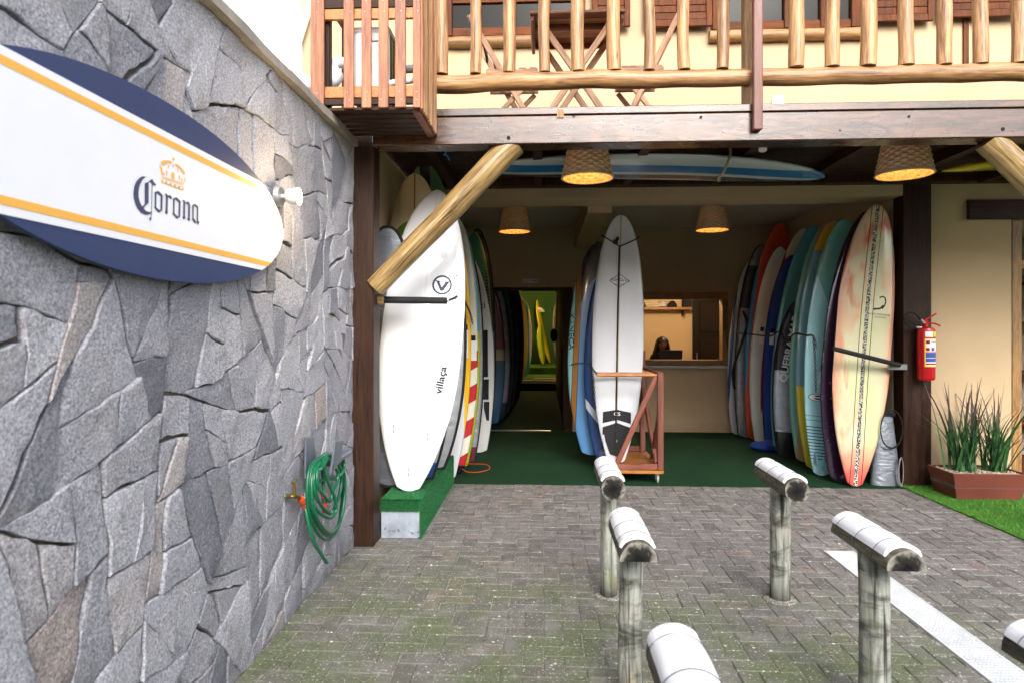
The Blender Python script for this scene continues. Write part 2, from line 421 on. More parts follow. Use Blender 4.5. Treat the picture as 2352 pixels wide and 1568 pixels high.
# garage carpet and bright turf
cp = MB().box((-1.6, 6.925, -0.02), (3.95, 15.2, 0.004)).build('green_carpet_floor', M_CARPET); tag(cp, kind='structure')
tb = MB().box((3.722, 2.0, -0.02), (9.0, 7.3, 0.012)).build('artificial_lawn', M_TURF); tag(tb, kind='structure')
def blades(name, n, place, mat, h0, h1, w, rs, parent=None):
    r = random.Random(rs); vs = []; fs = []
    for _ in range(n):
        p, up = place(r); a = r.uniform(0, 6.283); t = up.orthogonal().normalized(); t = Matrix.Rotation(a, 3, up) @ t
        h = r.uniform(h0, h1); lean = Matrix.Rotation(r.uniform(0, 6.283), 3, up) @ t * h * r.uniform(0.2, 0.8)
        k = len(vs); vs += [p - t * w, p + t * w, p + up * h + lean]; fs.append((k, k + 1, k + 2))
    me = bpy.data.meshes.new(name); me.from_pydata([tuple(v) for v in vs], [], fs); me.materials.append(mat)
    o = link_mesh(name, me, parent); o['kind'] = 'stuff'; return o
UPV = Vector((0, 0, 1))
def lawn_place(r):
    y = 4.0 + 3.1 * r.random() ** 0.8; return Vector((r.uniform(3.70, 5.6), y, 0.010)), UPV
tag(blades('turf_blades', 42000, lawn_place, M_BLADE, 0.014, 0.03, 0.0016, 5, tb), 'short bright green artificial grass blades')
# ---------------------------------------------------------------- stone wall
WX, WY0, WY1, WZ = -1.43, -1.6, 4.86, 3.0
wall = empty('stone_wall', (WX, 2, 0), label='tall grey wall of irregular granite stones beside the paved yard', cat='wall')
MB().box((WX - 0.34, WY0, -0.02), (WX - 0.022, WY1, WZ)).build('mortar_core', M_MORTAR, wall)
cope = MB()
ys = [WY0 - 0.02 + i * 0.21 for i in range(33)]; ys = [y for y in ys if y < WY1 - 0.02] + [WY1 - 0.01]
rc = random.Random(12); pr = [(WX + 0.045 + rc.uniform(-0.006, 0.006), y) for y in ys]
for (x0, ya), (x1, yb) in zip(pr[:-1], pr[1:]):
    n = len(cope.v)
cvs = []; cfs = []
for (x, y) in pr: cvs += [(WX - 0.36, y, WZ), (x, y, WZ + rc.uniform(-0.004, 0.004)), (x - 0.006, y, WZ + 0.055), (WX - 0.36, y, WZ + 0.055)]
for i in range(len(pr) - 1):
    for k in range(4): cfs.append((4 * i + k, 4 * i + (k + 1) % 4, 4 * i + 4 + (k + 1) % 4, 4 * i + 4 + k))
cfs += [(3, 2, 1, 0), tuple(4 * (len(pr) - 1) + k for k in range(4))]
MB().add(cvs, cfs).build('coping', M_COPE, wall)
rs = random.Random(21)
def clip(poly, mx, my, nx, ny):
    out = []
    for i in range(len(poly)):
        a = poly[i]; b = poly[(i + 1) % len(poly)]
        da = (a[0] - mx) * nx + (a[1] - my) * ny; db = (b[0] - mx) * nx + (b[1] - my) * ny
        if da <= 0: out.append(a)
        if da * db < 0:
            t = da / (da - db); out.append((a[0] + (b[0] - a[0]) * t, a[1] + (b[1] - a[1]) * t))
    return out
def shrink(poly, d):
    n = len(poly); ar = sum(poly[i][0] * poly[(i + 1) % n][1] - poly[(i + 1) % n][0] * poly[i][1] for i in range(n))
    sg = 1 if ar > 0 else -1; q = list(poly); base = list(poly)
    for i in range(n):
        a = base[i]; b = base[(i + 1) % n]; ex, ey = b[0] - a[0], b[1] - a[1]; L = math.hypot(ex, ey)
        if L < 1e-6: continue
        nx, ny = ey / L * sg, -ex / L * sg
        dd_ = d * rs.choice((0.4, 0.7, 1.0, 1.0, 2.2)); q = clip(q, a[0] - nx * dd_, a[1] - ny * dd_, nx, ny)
        if len(q) < 3: return []
    return q
nst = 0
def poly_area(p): return abs(sum(p[i][0] * p[(i + 1) % len(p)][1] - p[(i + 1) % len(p)][0] * p[i][1] for i in range(len(p)))) / 2
def split(poly, out, depth=0):          # break a slab of wall into irregular stones
    ar = poly_area(poly); ys_ = [p[0] for p in poly]; zs_ = [p[1] for p in poly]
    w, h = max(ys_) - min(ys_), max(zs_) - min(zs_)
    if depth > 2 and ar < rs.choice((0.03, 0.05, 0.07, 0.1, 0.14)) and max(w, h) < 0.85: out.append(poly); return
    c0 = sum(ys_) / len(poly); c1 = sum(zs_) / len(poly)
    an = (0.0 if w * 1.25 > h else math.pi / 2) + rs.gauss(0, 0.30)
    if rs.random() < 0.06: an += 0.7
    nx, ny = math.cos(an), math.sin(an)
    mx, my = c0 + nx * rs.uniform(-0.16, 0.16) * w, c1 + ny * rs.uniform(-0.16, 0.16) * h
    A = clip(poly, mx, my, nx, ny); B = clip(poly, mx, my, -nx, -ny)
    for q in (A, B):
        if len(q) >= 3 and poly_area(q) > 0.0025: split(q, out, depth + 1)
cells = []
split([(WY0 - 0.1, -0.1), (WY1 + 0.1, -0.1), (WY1 + 0.1, WZ + 0.1), (WY0 - 0.1, WZ + 0.1)], cells)
for poly in cells:
    poly = shrink(poly, rs.choice((0.0015, 0.002, 0.003, 0.004, 0.006)))
    if len(poly) < 3: continue
    n = len(poly); ar = abs(sum(poly[a][0] * poly[(a + 1) % n][1] - poly[(a + 1) % n][0] * poly[a][1] for a in range(n))) / 2
    if ar < 0.003: continue
    rim = []
    for a in range(n):                  # ragged edges
        p, q = poly[a], poly[(a + 1) % n]; L = math.hypot(q[0] - p[0], q[1] - p[1]); m = max(1, int(L / 0.035))
        for b in range(m):
            u = b / m; jit = 0.0045 if b else 0.002
            rim.append((p[0] + (q[0] - p[0]) * u + rs.uniform(-1, 1) * jit, p[1] + (q[1] - p[1]) * u + rs.uniform(-1, 1) * jit))
    rim = [(y + 0.075 * nz(y * 1.5, z * 1.5, 4) + 0.022 * nz(y * 6, z * 6, 8), z + 0.085 * nz(y * 1.5, z * 1.5, 14) + 0.022 * nz(y * 6, z * 6, 18)) for y, z in rim]
    cy = sum(p[0] for p in rim) / len(rim); cz = sum(p[1] for p in rim) / len(rim)
    rim = [(max(WY0, min(WY1 - 0.002, y)), max(0.001, min(WZ - 0.002, z))) for y, z in rim]
    if max(p[0] for p in rim) - min(p[0] for p in rim) < 0.02 or max(p[1] for p in rim) - min(p[1] for p in rim) < 0.02: continue
    cy = sum(p[0] for p in rim) / len(rim); cz = sum(p[1] for p in rim) / len(rim)
    h0 = rs.uniform(-0.002, 0.007); ty, tz = rs.gauss(0, 0.03), rs.gauss(0, 0.028); so = rs.uniform(0, 99)
    def hgt(y, z): return h0 + ty * (y - cy) + tz * (z - cz) + 0.009 * nz(y * 5 + so, z * 5) + 0.004 * nz(y * 17 + so, z * 17)
    m = len(rim); vs = []; fs = []
    for (y, z) in rim: vs.append((-0.03, y - cy, z - cz))
    for (y, z) in rim: vs.append((hgt(y, z) - rs.uniform(0.0, 0.006), y - cy, z - cz))
    for f in (0.955, 0.55):
        for (y, z) in rim:
            yy, zz = cy + (y - cy) * f, cz + (z - cz) * f; vs.append((hgt(yy, zz), yy - cy, zz - cz))
    vs.append((hgt(cy, cz), 0, 0))
    for L in range(3):
        for a in range(m): fs.append((L * m + a, L * m + (a + 1) % m, (L + 1) * m + (a + 1) % m, (L + 1) * m + a))
    for a in range(m): fs.append((3 * m + a, 3 * m + (a + 1) % m, 4 * m))
    MB().add(vs, fs).build('stone', M_STONE, wall, M=Matrix.Translation((WX, cy, cz)), smooth=True, ang=24); nst += 1
print('stones', nst)

# ---------------------------------------------------------------- the shop building
bld = empty('shop_building', (1.2, 7, 0), label='cream rendered surf shop building with dark timber posts, open garage and balcony', cat='building')
def part(name, mat, lo, hi, parent=bld, bevel=0.0, label=None):
    o = MB().box(lo, hi).build(name, mat, parent, bevel=bevel)
    if label: o['label'] = label
    return o
def timber(name, mat, a, b, w, d, parent=bld, up=(0, -1, 0), bevel=0.006):   # local grain along the piece
    a = Vector(a); b = Vector(b); M = Matrix.Translation(a) @ frame_from(b - a, up); L = (b - a).length
    return MB().box((-w / 2, -d / 2, 0), (w / 2, d / 2, L)).build(name, mat, parent, bevel=bevel, M=M)
# posts
timber('post', M_DARK, (-1.357, 4.955, 0), (-1.357, 4.955, 3.06), 0.165, 0.19)
timber('post', M_DARK, (3.887, 7.10, 0), (3.887, 7.10, 3.16), 0.286, 0.2)
# front beam with its capping strip
part('beam', M_BEAM, (-1.272, 4.80, 2.99), (6.4, 4.985, 3.198), bevel=0.008)
part('beam_capping', M_BEAM, (-1.272, 4.793, 3.202), (6.4, 4.99, 3.255), bevel=0.004)
part('beam_infill', M_DARK, (-1.44, 4.87, 3.062), (-1.275, 4.98, 3.25))
for (px_, py_, r_) in ((1168, 317, 0.014), (1610, 270, 0.010), (2304, 297, 0.012), (2088, 268, 0.009), (1318, 268, 0.008), (1930, 300, 0.006)):
    q = P(px_, py_, 4.797); MB().lathe([(r_, 0), (r_, 0.004)], 12, Matrix.Translation((q.x, 4.7995, q.z)) @ Matrix.Rotation(R(90), 4, 'X')).build('bolt_hole_disc', flat('bolt_shadow', '#0c0806', 0.9), bld)  # flat near-black discs paint the shade inside bolt holes
q = P(1287, 262, 4.797); MB().box((q.x - 0.025, 4.790, q.z - 0.03), (q.x + 0.025, 4.7995, q.z + 0.03)).build('patch_plate', M_SILL, bld)
# rear beam and joists, ceiling planks under the balcony
part('rear_beam', M_DARK, (-1.28, 6.86, 3.14), (6.4, 7.0, 3.245), bevel=0.004)
for i, x in enumerate((-0.95, -0.05, 0.85, 1.75, 2.65, 3.55, 4.45, 5.35)):
    part('joist', M_DARK, (x - 0.04, 4.988, 3.12), (x + 0.04, 6.858, 3.215))
for i in range(12):
    y = 4.995 + i * 0.163
    part('ceiling_plank', M_DARK, (-1.44, y, 3.219), (6.4, y + 0.158, 3.247), bevel=0.003)
# side and rear walls of the garage
part('side_wall', M_CREAM, (-1.6, 5.052, 0), (-1.42, 10.6, 3.2))
part('side_wall', M_CREAM, (3.742, 7.202, 0), (3.95, 10.6, 3.3))
part('lintel', M_CREAM, (-1.418, 7.003, 3.03), (3.74, 7.44, 3.30))
part('ceiling', M_WHITE, (-1.418, 7.442, 3.28), (3.74, 10.598, 3.36))
part('ceiling_beam', M_CREAM, (0.50, 7.442, 2.955), (0.77, 10.598, 3.278))
BW = 10.6
DX0, DX1, DZ = -0.868, 0.472, 2.325
WX0, WX1, WZ0, WZ1 = 1.33, 2.93, 1.07, 2.235
for (x0, x1, z0, z1) in ((-1.7, DX0, 0, 3.36), (DX0, DX1, DZ, 3.36), (DX1, WX0, 0, 3.36), (WX0, WX1, 0, WZ0), (WX0, WX1, WZ1, 3.36), (WX1, 4.1, 0, 3.36)):
    part('rear_wall', M_CREAM, (x0, BW, z0), (x1, BW + 0.16, z1))
# door frame in the rear wall
part('door_jamb', M_DARK, (DX1 - 0.15, BW + 0.02, 0), (DX1 - 0.003, BW + 0.3, DZ - 0.003))
part('door_head', M_DARK, (DX0 + 0.003, BW + 0.02, DZ - 0.05), (DX1 - 0.152, BW + 0.2, DZ - 0.003))
part('threshold_strip', M_STEEL, (DX0 + 0.02, BW - 0.03, 0.006), (DX1 - 0.35, BW + 0.05, 0.016))
# hatch window frame, sill
wf = empty('hatch_frame', (0, 0, 0)); wf.parent = bld; wf.matrix_basis = wm(bld).inverted(); WM[wf.name] = Matrix.Identity(4)
timber('frame_rail', M_SILL, (WX0, BW + 0.06, WZ1 - 0.055), (WX1, BW + 0.06, WZ1 - 0.055), 0.11, 0.2, wf)
timber('frame_rail', M_SILL, (WX0, BW + 0.06, WZ0 + 0.045), (WX1, BW + 0.06, WZ0 + 0.045), 0.09, 0.2, wf)
timber('frame_stile', M_SILL, (WX1 - 0.04, BW + 0.06, WZ0 + 0.092), (WX1 - 0.04, BW + 0.06, WZ1 - 0.112), 0.08, 0.2, wf)
timber('frame_stile', M_SILL, (WX0 + 0.04, BW + 0.06, WZ0 + 0.092), (WX0 + 0.04, BW + 0.06, WZ1 - 0.112), 0.08, 0.2, wf)
part('sill', M_WHITE, (WX0 - 0.1, BW - 0.06, WZ0 - 0.045), (WX1 + 0.08, BW - 0.002, WZ0 - 0.003), bevel=0.004)
# office behind the hatch
M_OFFICE = stucco('warm_office_render', '#d9bc8e')
part('office_wall', M_OFFICE, (0.75, 13.0, 0), (3.95, 13.1, 3.36))
part('office_wall', M_OFFICE, (0.62, BW + 0.165, 0), (0.74, 13.1, 3.36))
part('office_wall', M_OFFICE, (3.96, BW + 0.165, 0), (4.06, 13.1, 3.36))
part('office_ceiling', M_WHITE, (0.75, BW + 0.165, 2.62), (3.95, 12.998, 2.70))
od = empty('office_door', (0, 0, 0)); od.parent = bld; od.matrix_basis = wm(bld).inverted(); WM[od.name] = Matrix.Identity(4)
xa, xb = P(1592, 700, 12.9).x, P(1672, 700, 12.9).x
M_OD = flat('near_black_door', '#150f0d', 0.3)
part('door_leaf', M_OD, (xa, 12.93, 0.01), (xb + 0.3, 12.985, 2.3), od)
for q in range(3):
    part('door_panel', M_OD, (xa + 0.13, 12.905, 0.2 + q * 0.7), (xb + 0.18, 12.928, 0.78 + q * 0.7), od, bevel=0.01)
MB().tube([(xa + 0.07, 12.88, 1.05), (xa + 0.07, 12.88, 1.2)], 0.014, 8).tube([(xa + 0.07, 12.94, 1.12), (xa + 0.07, 12.88, 1.12)], 0.01, 6).build('handle', M_STEEL, od, smooth=True)
# corridor behind the doorway, steps, lit back yard
part('corridor_wall', M_CREAM, (-1.7, BW + 0.165, 0), (-1.55, 17.9, 3.0))
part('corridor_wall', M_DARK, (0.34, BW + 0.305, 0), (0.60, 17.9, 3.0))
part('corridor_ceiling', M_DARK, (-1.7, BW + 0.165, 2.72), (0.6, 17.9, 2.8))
yard = MB().box((-3.0, 17.9, -0.02), (3.2, 21.6, 0.2)).box((-3.0, 21.6, -0.02), (3.2, 25.0, 0.42)).build('back_yard_floor', M_CARPET); tag(yard, kind='structure')
cp2 = MB().box((-1.6, 15.2, -0.02), (0.62, 17.898, 0.004)).build('corridor_floor', M_CARPET); tag(cp2, kind='structure')
M_YARD = turf('worn_green_mat', '#28481a', '#4a7028'); yard.data.materials[0] = M_YARD
part('back_yard_wall', M_GREENW, (-3.0, 24.6, 0.42), (3.2, 24.8, 3.3))
part('back_yard_wall', M_WHITE, (-3.0, 24.59, 3.3), (3.2, 24.8, 5.0))
part('back_yard_wall', M_CREAM, (-3.2, 17.9, 0), (-3.0, 24.8, 5.0))
part('back_yard_wall', M_OCHRE, (0.47, 20.4, 0.2), (0.75, 24.6, 5.0))
part('back_yard_wall', M_OCHRE, (0.76, 17.9, 0.2), (3.2, 20.3, 5.0))
part('back_yard_roof', M_WHITE, (-3.2, 17.9, 3.4), (3.2, 24.8, 3.5))
part('roof_slab', M_WHITE, (-2.44, 7.252, 3.37), (7.2, 17.9, 3.47))
part('garage_side_fill', M_CREAM, (3.952, 7.31, 0), (4.1, 10.58, 3.36))
# right-hand shop front: wall, lintel timber, door frame
part('front_wall', M_CREAM, (4.032, 7.1, 0), (4.90, 7.3, 3.305))
part('front_wall', M_CREAM, (4.90, 7.1, 2.80), (7.2, 7.3, 3.305))
part('front_wall', M_CREAM, (6.3, 7.1, 0), (7.2, 7.3, 2.8))
part('plinth', M_DARK, (4.035, 7.06, 0.0), (4.9, 7.098, 0.06))
timber('door_lintel', M_DARK, (4.44, 7.075, 2.885), (6.6, 7.075, 2.885), 0.2, 0.05)
timber('door_jamb', M_SILL, (4.955, 7.2, 0), (4.955, 7.2, 2.78), 0.1, 0.21)
timber('door_transom', M_SILL, (5.006, 7.2, 2.32), (6.3, 7.2, 2.32), 0.1, 0.1)
part('shop_interior_wall', M_WHITE, (5.2, 8.6, 0), (7.2, 8.7, 2.78))
part('shop_interior_wall', M_WHITE, (4.95, 7.31, 0), (5.04, 8.7, 2.78))
part('shop_interior_wall', M_WHITE, (7.1, 7.31, 0.06), (7.2, 8.6, 2.78))
part('shop_ceiling', M_WHITE, (4.95, 7.31, 2.79), (7.2, 8.7, 2.85))
part('shop_floor', M_WINW, (5.0, 7.11, 0.0), (7.2, 8.6, 0.06))
sh = empty('shop_shelf', (5.6, 8.4, 0), label='brown timber display shelf inside the shop doorway', cat='shelf')
for z in (0.5, 1.1, 1.7, 2.2): MB().box((5.25, 8.2, z), (6.5, 8.58, z + 0.03)).build('shelf_board', M_WINW, sh)
for x in (5.25, 6.5): MB().box((x - 0.035, 8.2, 0.062), (x - 0.002, 8.58, 2.3)).build('shelf_side', M_WINW, sh)
# upper storey
part('upper_wall', M_CREAM, (-2.62, 7.0, 3.31), (7.2, 7.25, 6.2))
part('upper_side_wall', M_CREAM, (-2.62, 7.252, 3.0), (-2.45, 12.0, 6.2))
part('deck_edge', M_CREAM, (-1.44, 6.951, 3.25), (6.4, 6.998, 3.42))
def win(px0, px1, sill_y0, sill_y1, panes):
    a = P(px0, 90, 6.96); b = P(px1, 90, 6.96); z = P(px0, (sill_y0 + sill_y1) / 2, 6.94).z
    w = empty('upper_window', (0, 0, 0)); w.parent = bld; w.matrix_basis = wm(bld).inverted(); WM[w.name] = Matrix.Identity(4)
    s = MB(); n = 14; Lx = b.x - a.x + 0.1
    pts = [(0, 0, -0.05 + Lx * i / n) for i in range(n + 1)]
    rr = [0.062 * (1 + 0.12 * nz(i * 0.7 + a.x)) for i in range(n + 1)]
    s.tube(pts, rr, 12).build('window_sill', M_SILL, w, smooth=True, M=Matrix.Translation((a.x, 6.965, z)) @ frame_from((1, 0, 0), (0, -1, 0)))
    z0, z1 = z + 0.06, z + 1.15
    MB().box((a.x + 0.04, 6.975, z0 + 0.04), (b.x - 0.04, 6.992, z1)).build('pane', M_GLASS, w)
    for x in [a.x + 0.03, b.x - 0.03] + [a.x + (b.x - a.x) * k / panes for k in range(1, panes)]:
        d = 0.05 if x in (a.x + 0.03, b.x - 0.03) else (0.045 if panes == 2 else 0.03)
        timber('window_stile', M_WINW, (x, 6.955, z0), (x, 6.955, z1), d * 2 if d > 0.04 else 0.05, 0.05, w)
    for zz in (z0 + 0.045, z0 + 0.37, z0 + 0.74):
        timber('muntin', M_WINW, (a.x + 0.08, 6.962, zz), (b.x - 0.08, 6.962, zz), 0.035 if zz > z0 + 0.1 else 0.09, 0.03, w)
win(1022, 1340, 84, 110, 4)
win(1640, 1972, 68, 97, 4)
def shutter(px0, px1, pyb, ang, boards=7):
    a = P(px0, pyb, 6.9); b = P(px1, pyb, 6.9); w = b.x - a.x; z0 = a.z
    s = empty('shutter', (0, 0, 0)); s.parent = bld; s.matrix_basis = wm(bld).inverted()
    M = Matrix.Translation((a.x, 6.93, z0)) @ Matrix.Rotation(ang, 4, 'Z'); WM[s.name] = Matrix.Identity(4)
    def p(name, lo, hi, mt=M_WINW): MB().box(lo, hi).build(name, mt, s, M=M, bevel=0.004)
    p('frame', (0, -0.03, 0), (0.06, 0.01, 1.1)); p('frame', (w - 0.06, -0.03, 0), (w, 0.01, 1.1))
    p('frame', (0.061, -0.03, 0), (w - 0.061, 0.01, 0.07)); p('frame', (w / 2 - 0.015, -0.028, 0.071), (w / 2 + 0.015, 0.01, 1.1))
    for k in range(boards):
        p('slat', (0.062, -0.018, 0.075 + k * 0.075), (w / 2 - 0.017, 0.0, 0.145 + k * 0.075))
        p('slat', (w / 2 + 0.017, -0.018, 0.075 + k * 0.075), (w - 0.062, 0.0, 0.145 + k * 0.075))
shutter(1360, 1448, 62, 0.0); shutter(1480, 1636, 62, 0.0); shutter(1985, 2146, 50, 0.0); shutter(2158, 2352, 40, 0.0)
MB().box((P(2225, 0, 6.9).x, 6.975, 4.35), (P(2225, 0, 6.9).x + 0.05, 6.998, 4.9)).build('pipe_casing', M_WINW, bld)
o1 = P(1790, 228, 6.95)
MB().box((o1.x - 0.06, 6.985, o1.z - 0.045), (o1.x + 0.06, 6.998, o1.z + 0.045)).box((o1.x - 0.035, 6.98, o1.z - 0.02), (o1.x - 0.01, 6.99, o1.z + 0.02)).box((o1.x + 0.01, 6.98, o1.z - 0.02), (o1.x + 0.035, 6.99, o1.z + 0.02)).build('wall_socket', M_PLASTIC, bld, bevel=0.003)
pa, pb = P(722, -20, 6.93), P(664, 165, 6.93)
MB().tube([pa, pb, pb + Vector((-0.08, 0, -0.6))], 0.04, 10).build('drain_pipe', M_PLASTIC, bld, smooth=True)
# diagonal log braces under the beam
def log(name, a, b, r0, r1, mat, parent, seed=0, n=14, seg=0.07, wob=0.07, bow=0.012):
    a = Vector(a); b = Vector(b); L = (b - a).length; m = max(4, int(L / seg))
    pts = []; rr = []
    for i in range(m + 1):
        t = i / m
        pts.append((bow * nz(t * 2.1 * L, seed, 1), bow * nz(t * 2.1 * L, seed, 5), L * t))
        rr.append((r0 + (r1 - r0) * t) * (1 + wob * nz(t * L * 3.3, seed * 1.7, 9)))
    s = MB().tube(pts, rr, n)
    for i, v in enumerate(s.v):
        f = 1 + 0.05 * nz(v.x * 14 + seed, v.y * 14, v.z * 2.2); s.v[i] = Vector((v.x * f, v.y * f, v.z))
    return s.build(name, mat, parent, smooth=True, M=Matrix.Translation(a) @ frame_from(b - a, (0, -1, 0)), ang=50)
ba = P(858, 662, 4.9) + Vector((-0.06, 0, -0.06)); bb = P(1188, 322, 4.9) + Vector((0.03, 0, 0.04))
br = log('brace', P(862, 660, 4.9), P(1181, 330, 4.9) , 0.083, 0.098, M_BRACE, bld, 3)
be = P(2600, 640, 4.9); log('brace', P(2268, 322, 4.9), be, 0.095, 0.09, M_BRACE, bld, 8)
timber('post', M_DARK, (be.x + 0.09, 4.93, 0), (be.x + 0.09, 4.93, 2.988), 0.19, 0.2)
# ---------------------------------------------------------------- balcony railing
rail = empty('balcony_railing', (1.5, 4.87, 3.26), label='balcony railing of peeled pale logs above the dark beam', cat='railing')
RY = 4.88
def at_x(px, y=RY): return P(px, 186, y).x
zr = 3.478
xs_post = at_x(1722, 4.8)
log('bottom_rail', (at_x(985), RY, zr), (xs_post + 0.02, RY, zr - 0.0), 0.07, 0.063, M_LOG, rail, 11, 16, 0.09, 0.08, 0.02)
log('bottom_rail', (xs_post + 0.09, RY, zr), (6.3, RY, zr), 0.062, 0.072, M_LOG, rail, 17, 16, 0.09, 0.09, 0.02)
log('top_rail', (at_x(985), RY, 4.36), (6.3, RY, 4.36), 0.06, 0.06, M_LOG, rail, 23, 12, 0.2)
for i, (px, r) in enumerate(((1015, .052), (1093, .042), (1170, .048), (1251, .042), (1328, .050), (1410, .052), (1490, .042), (1570, .045), (1658, .045),
                             (1826, .055), (1908, .052), (1990, .056), (2078, .053), (2165, .050), (2248, .050), (2335, .050), (2420, .05), (2510, .05), (2596, .05), (2684, .05), (2770, .05), (2860, .05))):
    x = at_x(px); log('baluster', (x, RY - 0.02, zr + 0.057), (x + rnd.uniform(-0.012, 0.012), RY - 0.02, 4.315), r, r * rnd.uniform(0.9, 1.05), M_LOG, rail, 31 + i * 3, 14, 0.06, 0.06, 0.014)
xp = P(1740, 200, 4.76).x
timber('post', M_CART, (xp, 4.767, 2.945 + 0.11), (xp, 4.767, 4.5), 0.066, 0.05, rail)
timber('post', M_SILL, (xs_post + 0.035, 4.93, 3.257), (xs_post + 0.035, 4.93, 4.5), 0.09, 0.09, rail)

# ---------------------------------------------------------------- timber cage round the air conditioner
cage = empty('air_conditioner_cage', (-1.13, 4.5, 3.07), label='reddish timber slat cage around the air conditioner on the balcony corner', cat='cage')
CX0, CX1, CY0, CY1, CZ0, CZ1 = -1.486, -0.785, 4.2, 4.79, 3.07, 3.98
def slat(px0, px1, z0, name='front_slat', y=CY0):
    x0, x1 = P(px0, 150, y).x, P(px1, 150, y).x
    o = timber(name, M_RED, ((x0 + x1) / 2, y, z0), ((x0 + x1) / 2, y, CZ1 + 0.1), x1 - x0, 0.022, cage, bevel=0.003)
    sc = MB()
    for z in (z0 + 0.05, z0 + 0.1, z0 + 0.62, z0 + 0.69):
        sc.lathe([(0.005, 0), (0.003, 0.003)], 8, Matrix.Translation(((x0 + x1) / 2 + rnd.uniform(-0.013, 0.013), y - 0.011, z)) @ Matrix.Rotation(R(90), 4, 'X'))
    sc.build('screw', M_STEEL, o)
slat(714, 745, CZ0 - 0.005)
for a, b in ((790, 813), (831, 853), (870, 892), (908, 932)): slat(a, b, CZ0 - 0.005)
slat(934 + 15, 966, CZ0 - 0.008)
lx = P(714, 100, CY0).x; rx = P(966, 100, CY0).x
for (pa_, pb_, m) in ((200, 226, M_PLY), (228, 242, M_DARK), (22, 46, M_PLY), (-3, 20, M_DARK)):
    za, zb = P(800, pb_, CY0 + 0.02).z, P(800, pa_, CY0 + 0.02).z
    timber('front_bar', m, (lx + 0.01, CY0 + 0.026, (za + zb) / 2), (rx - 0.004, CY0 + 0.026, (za + zb) / 2), zb - za, 0.028, cage, bevel=0.003)
for i in range(9):
    y = CY0 + 0.03 + i * 0.066
    o = timber('side_slat', M_LOG if i % 3 else M_RED, (rx + 0.002, y, CZ0 - 0.012 + 0.0 * i), (rx + 0.002, y, CZ1 + 0.08), 0.045, 0.02, cage, up=(1, 0, 0), bevel=0.004)
for i in range(6):
    y = CY0 + 0.06 + i * 0.098
    timber('floor_slat', M_DARK, (lx + 0.02, y, CZ0 + 0.0), (rx - 0.012, y, CZ0 + 0.0), 0.02, 0.07, cage, up=(0, -1, 0), bevel=0.002)
for z in (CZ0 - 0.006, 3.92):
    timber('side_bar', M_CART, (rx - 0.034, CY0 + 0.045, z), (rx - 0.034, CY1, z), 0.05, 0.04, cage, up=(0, 0, 1), bevel=0.003)
    timber('side_bar', M_RED, (lx + 0.06, CY0 + 0.045, z - (0.05 if z > 3.5 else -0.02)), (lx + 0.06, CY1, z - (0.05 if z > 3.5 else -0.02)), 0.05, 0.07, cage, up=(0, 0, 1), bevel=0.003)
timber('corner_post', M_DARK, (lx + 0.09, CY0 + 0.075, CZ0 + 0.03), (lx + 0.09, CY0 + 0.075, CZ1), 0.04, 0.05, cage)
timber('corner_post', M_DARK, (lx + 0.06, CY1 - 0.03, CZ0 + 0.03), (lx + 0.06, CY1 - 0.03, CZ1), 0.05, 0.05, cage)
# air conditioner
ac = empty('air_conditioner', (-1.06, 4.5, 3.1), label='white outdoor air conditioner unit inside the timber slat cage', cat='air conditioner')
ax0, ax1 = P(812, 120, 4.3).x, P(893, 120, 4.3).x
az0, az1 = 3.115, P(850, 64, 4.3).z
Mt = Matrix.Translation((ax0, 4.3, az0)) @ Matrix.Rotation(R(0), 4, 'Z')
W_, H_ = ax1 - ax0, az1 - az0
MB().box((0, 0, 0), (W_, 0.42, H_)).build('casing', M_PLASTIC, ac, bevel=0.018, M=Mt)
MB().box((-0.008, -0.006, H_ - 0.035), (W_ + 0.008, 0.43, H_ + 0.004)).build('lid', M_PLASTIC, ac, bevel=0.008, M=Mt)
MB().box((W_ * 0.3, -0.012, H_ * 0.82), (W_ * 0.78, 0.002, H_ * 0.9)).build('hand_grip', flat('pale_grey_plastic', '#c9cbcc', 0.4), ac, bevel=0.004, M=Mt)
MB().box((W_ * 0.62, -0.014, 0.02), (W_ * 0.98, 0.002, H_ * 0.22)).build('valve_cover', M_PLASTIC, ac, bevel=0.008, M=Mt)
gr = MB()
for k in range(14):
    z = 0.05 + (H_ - 0.1) * k / 13; gr.tube([(W_ + 0.012, 0.04, z), (W_ + 0.012, 0.39, z)], 0.0025, 5)
for k in range(7):
    y = 0.05 + 0.33 * k / 6; gr.tube([(W_ + 0.012, y, 0.04), (W_ + 0.012, y, H_ - 0.05)], 0.0025, 5)
MB().box((W_ + 0.001, 0.03, 0.03), (W_ + 0.006, 0.4, H_ - 0.04)).build('coil_grille', M_BLACK, ac, M=Mt)
gr.build('guard_wire', flat('brass_wire', '#a08a4a', 0.4, 0.5), ac, M=Mt)
def pipe(name, px, mat, r, label, cat, parent=None, n=10):
    mbp = MB().tube(smooth_path([P(a, b, y) for a, b, y in px], 5), r, n)
    return mbp.build(name, mat, parent, smooth=True)
def smooth_path(pts, k=6):
    pts = [Vector(p) for p in pts]; out = []
    for i in range(len(pts) - 1):
        p0 = pts[max(i - 1, 0)]; p1 = pts[i]; p2 = pts[i + 1]; p3 = pts[min(i + 2, len(pts) - 1)]
        for j in range(k):
            t = j / k
            out.append(0.5 * ((2 * p1) + (p2 - p0) * t + (2 * p0 - 5 * p1 + 4 * p2 - p3) * t * t + (3 * p1 - p0 - 3 * p2 + p3) * t ** 3))
    out.append(pts[-1]); return out
M_WRAP = flat('white_wrapping_tape', '#dcdfe4', 0.5, bump=0.6)
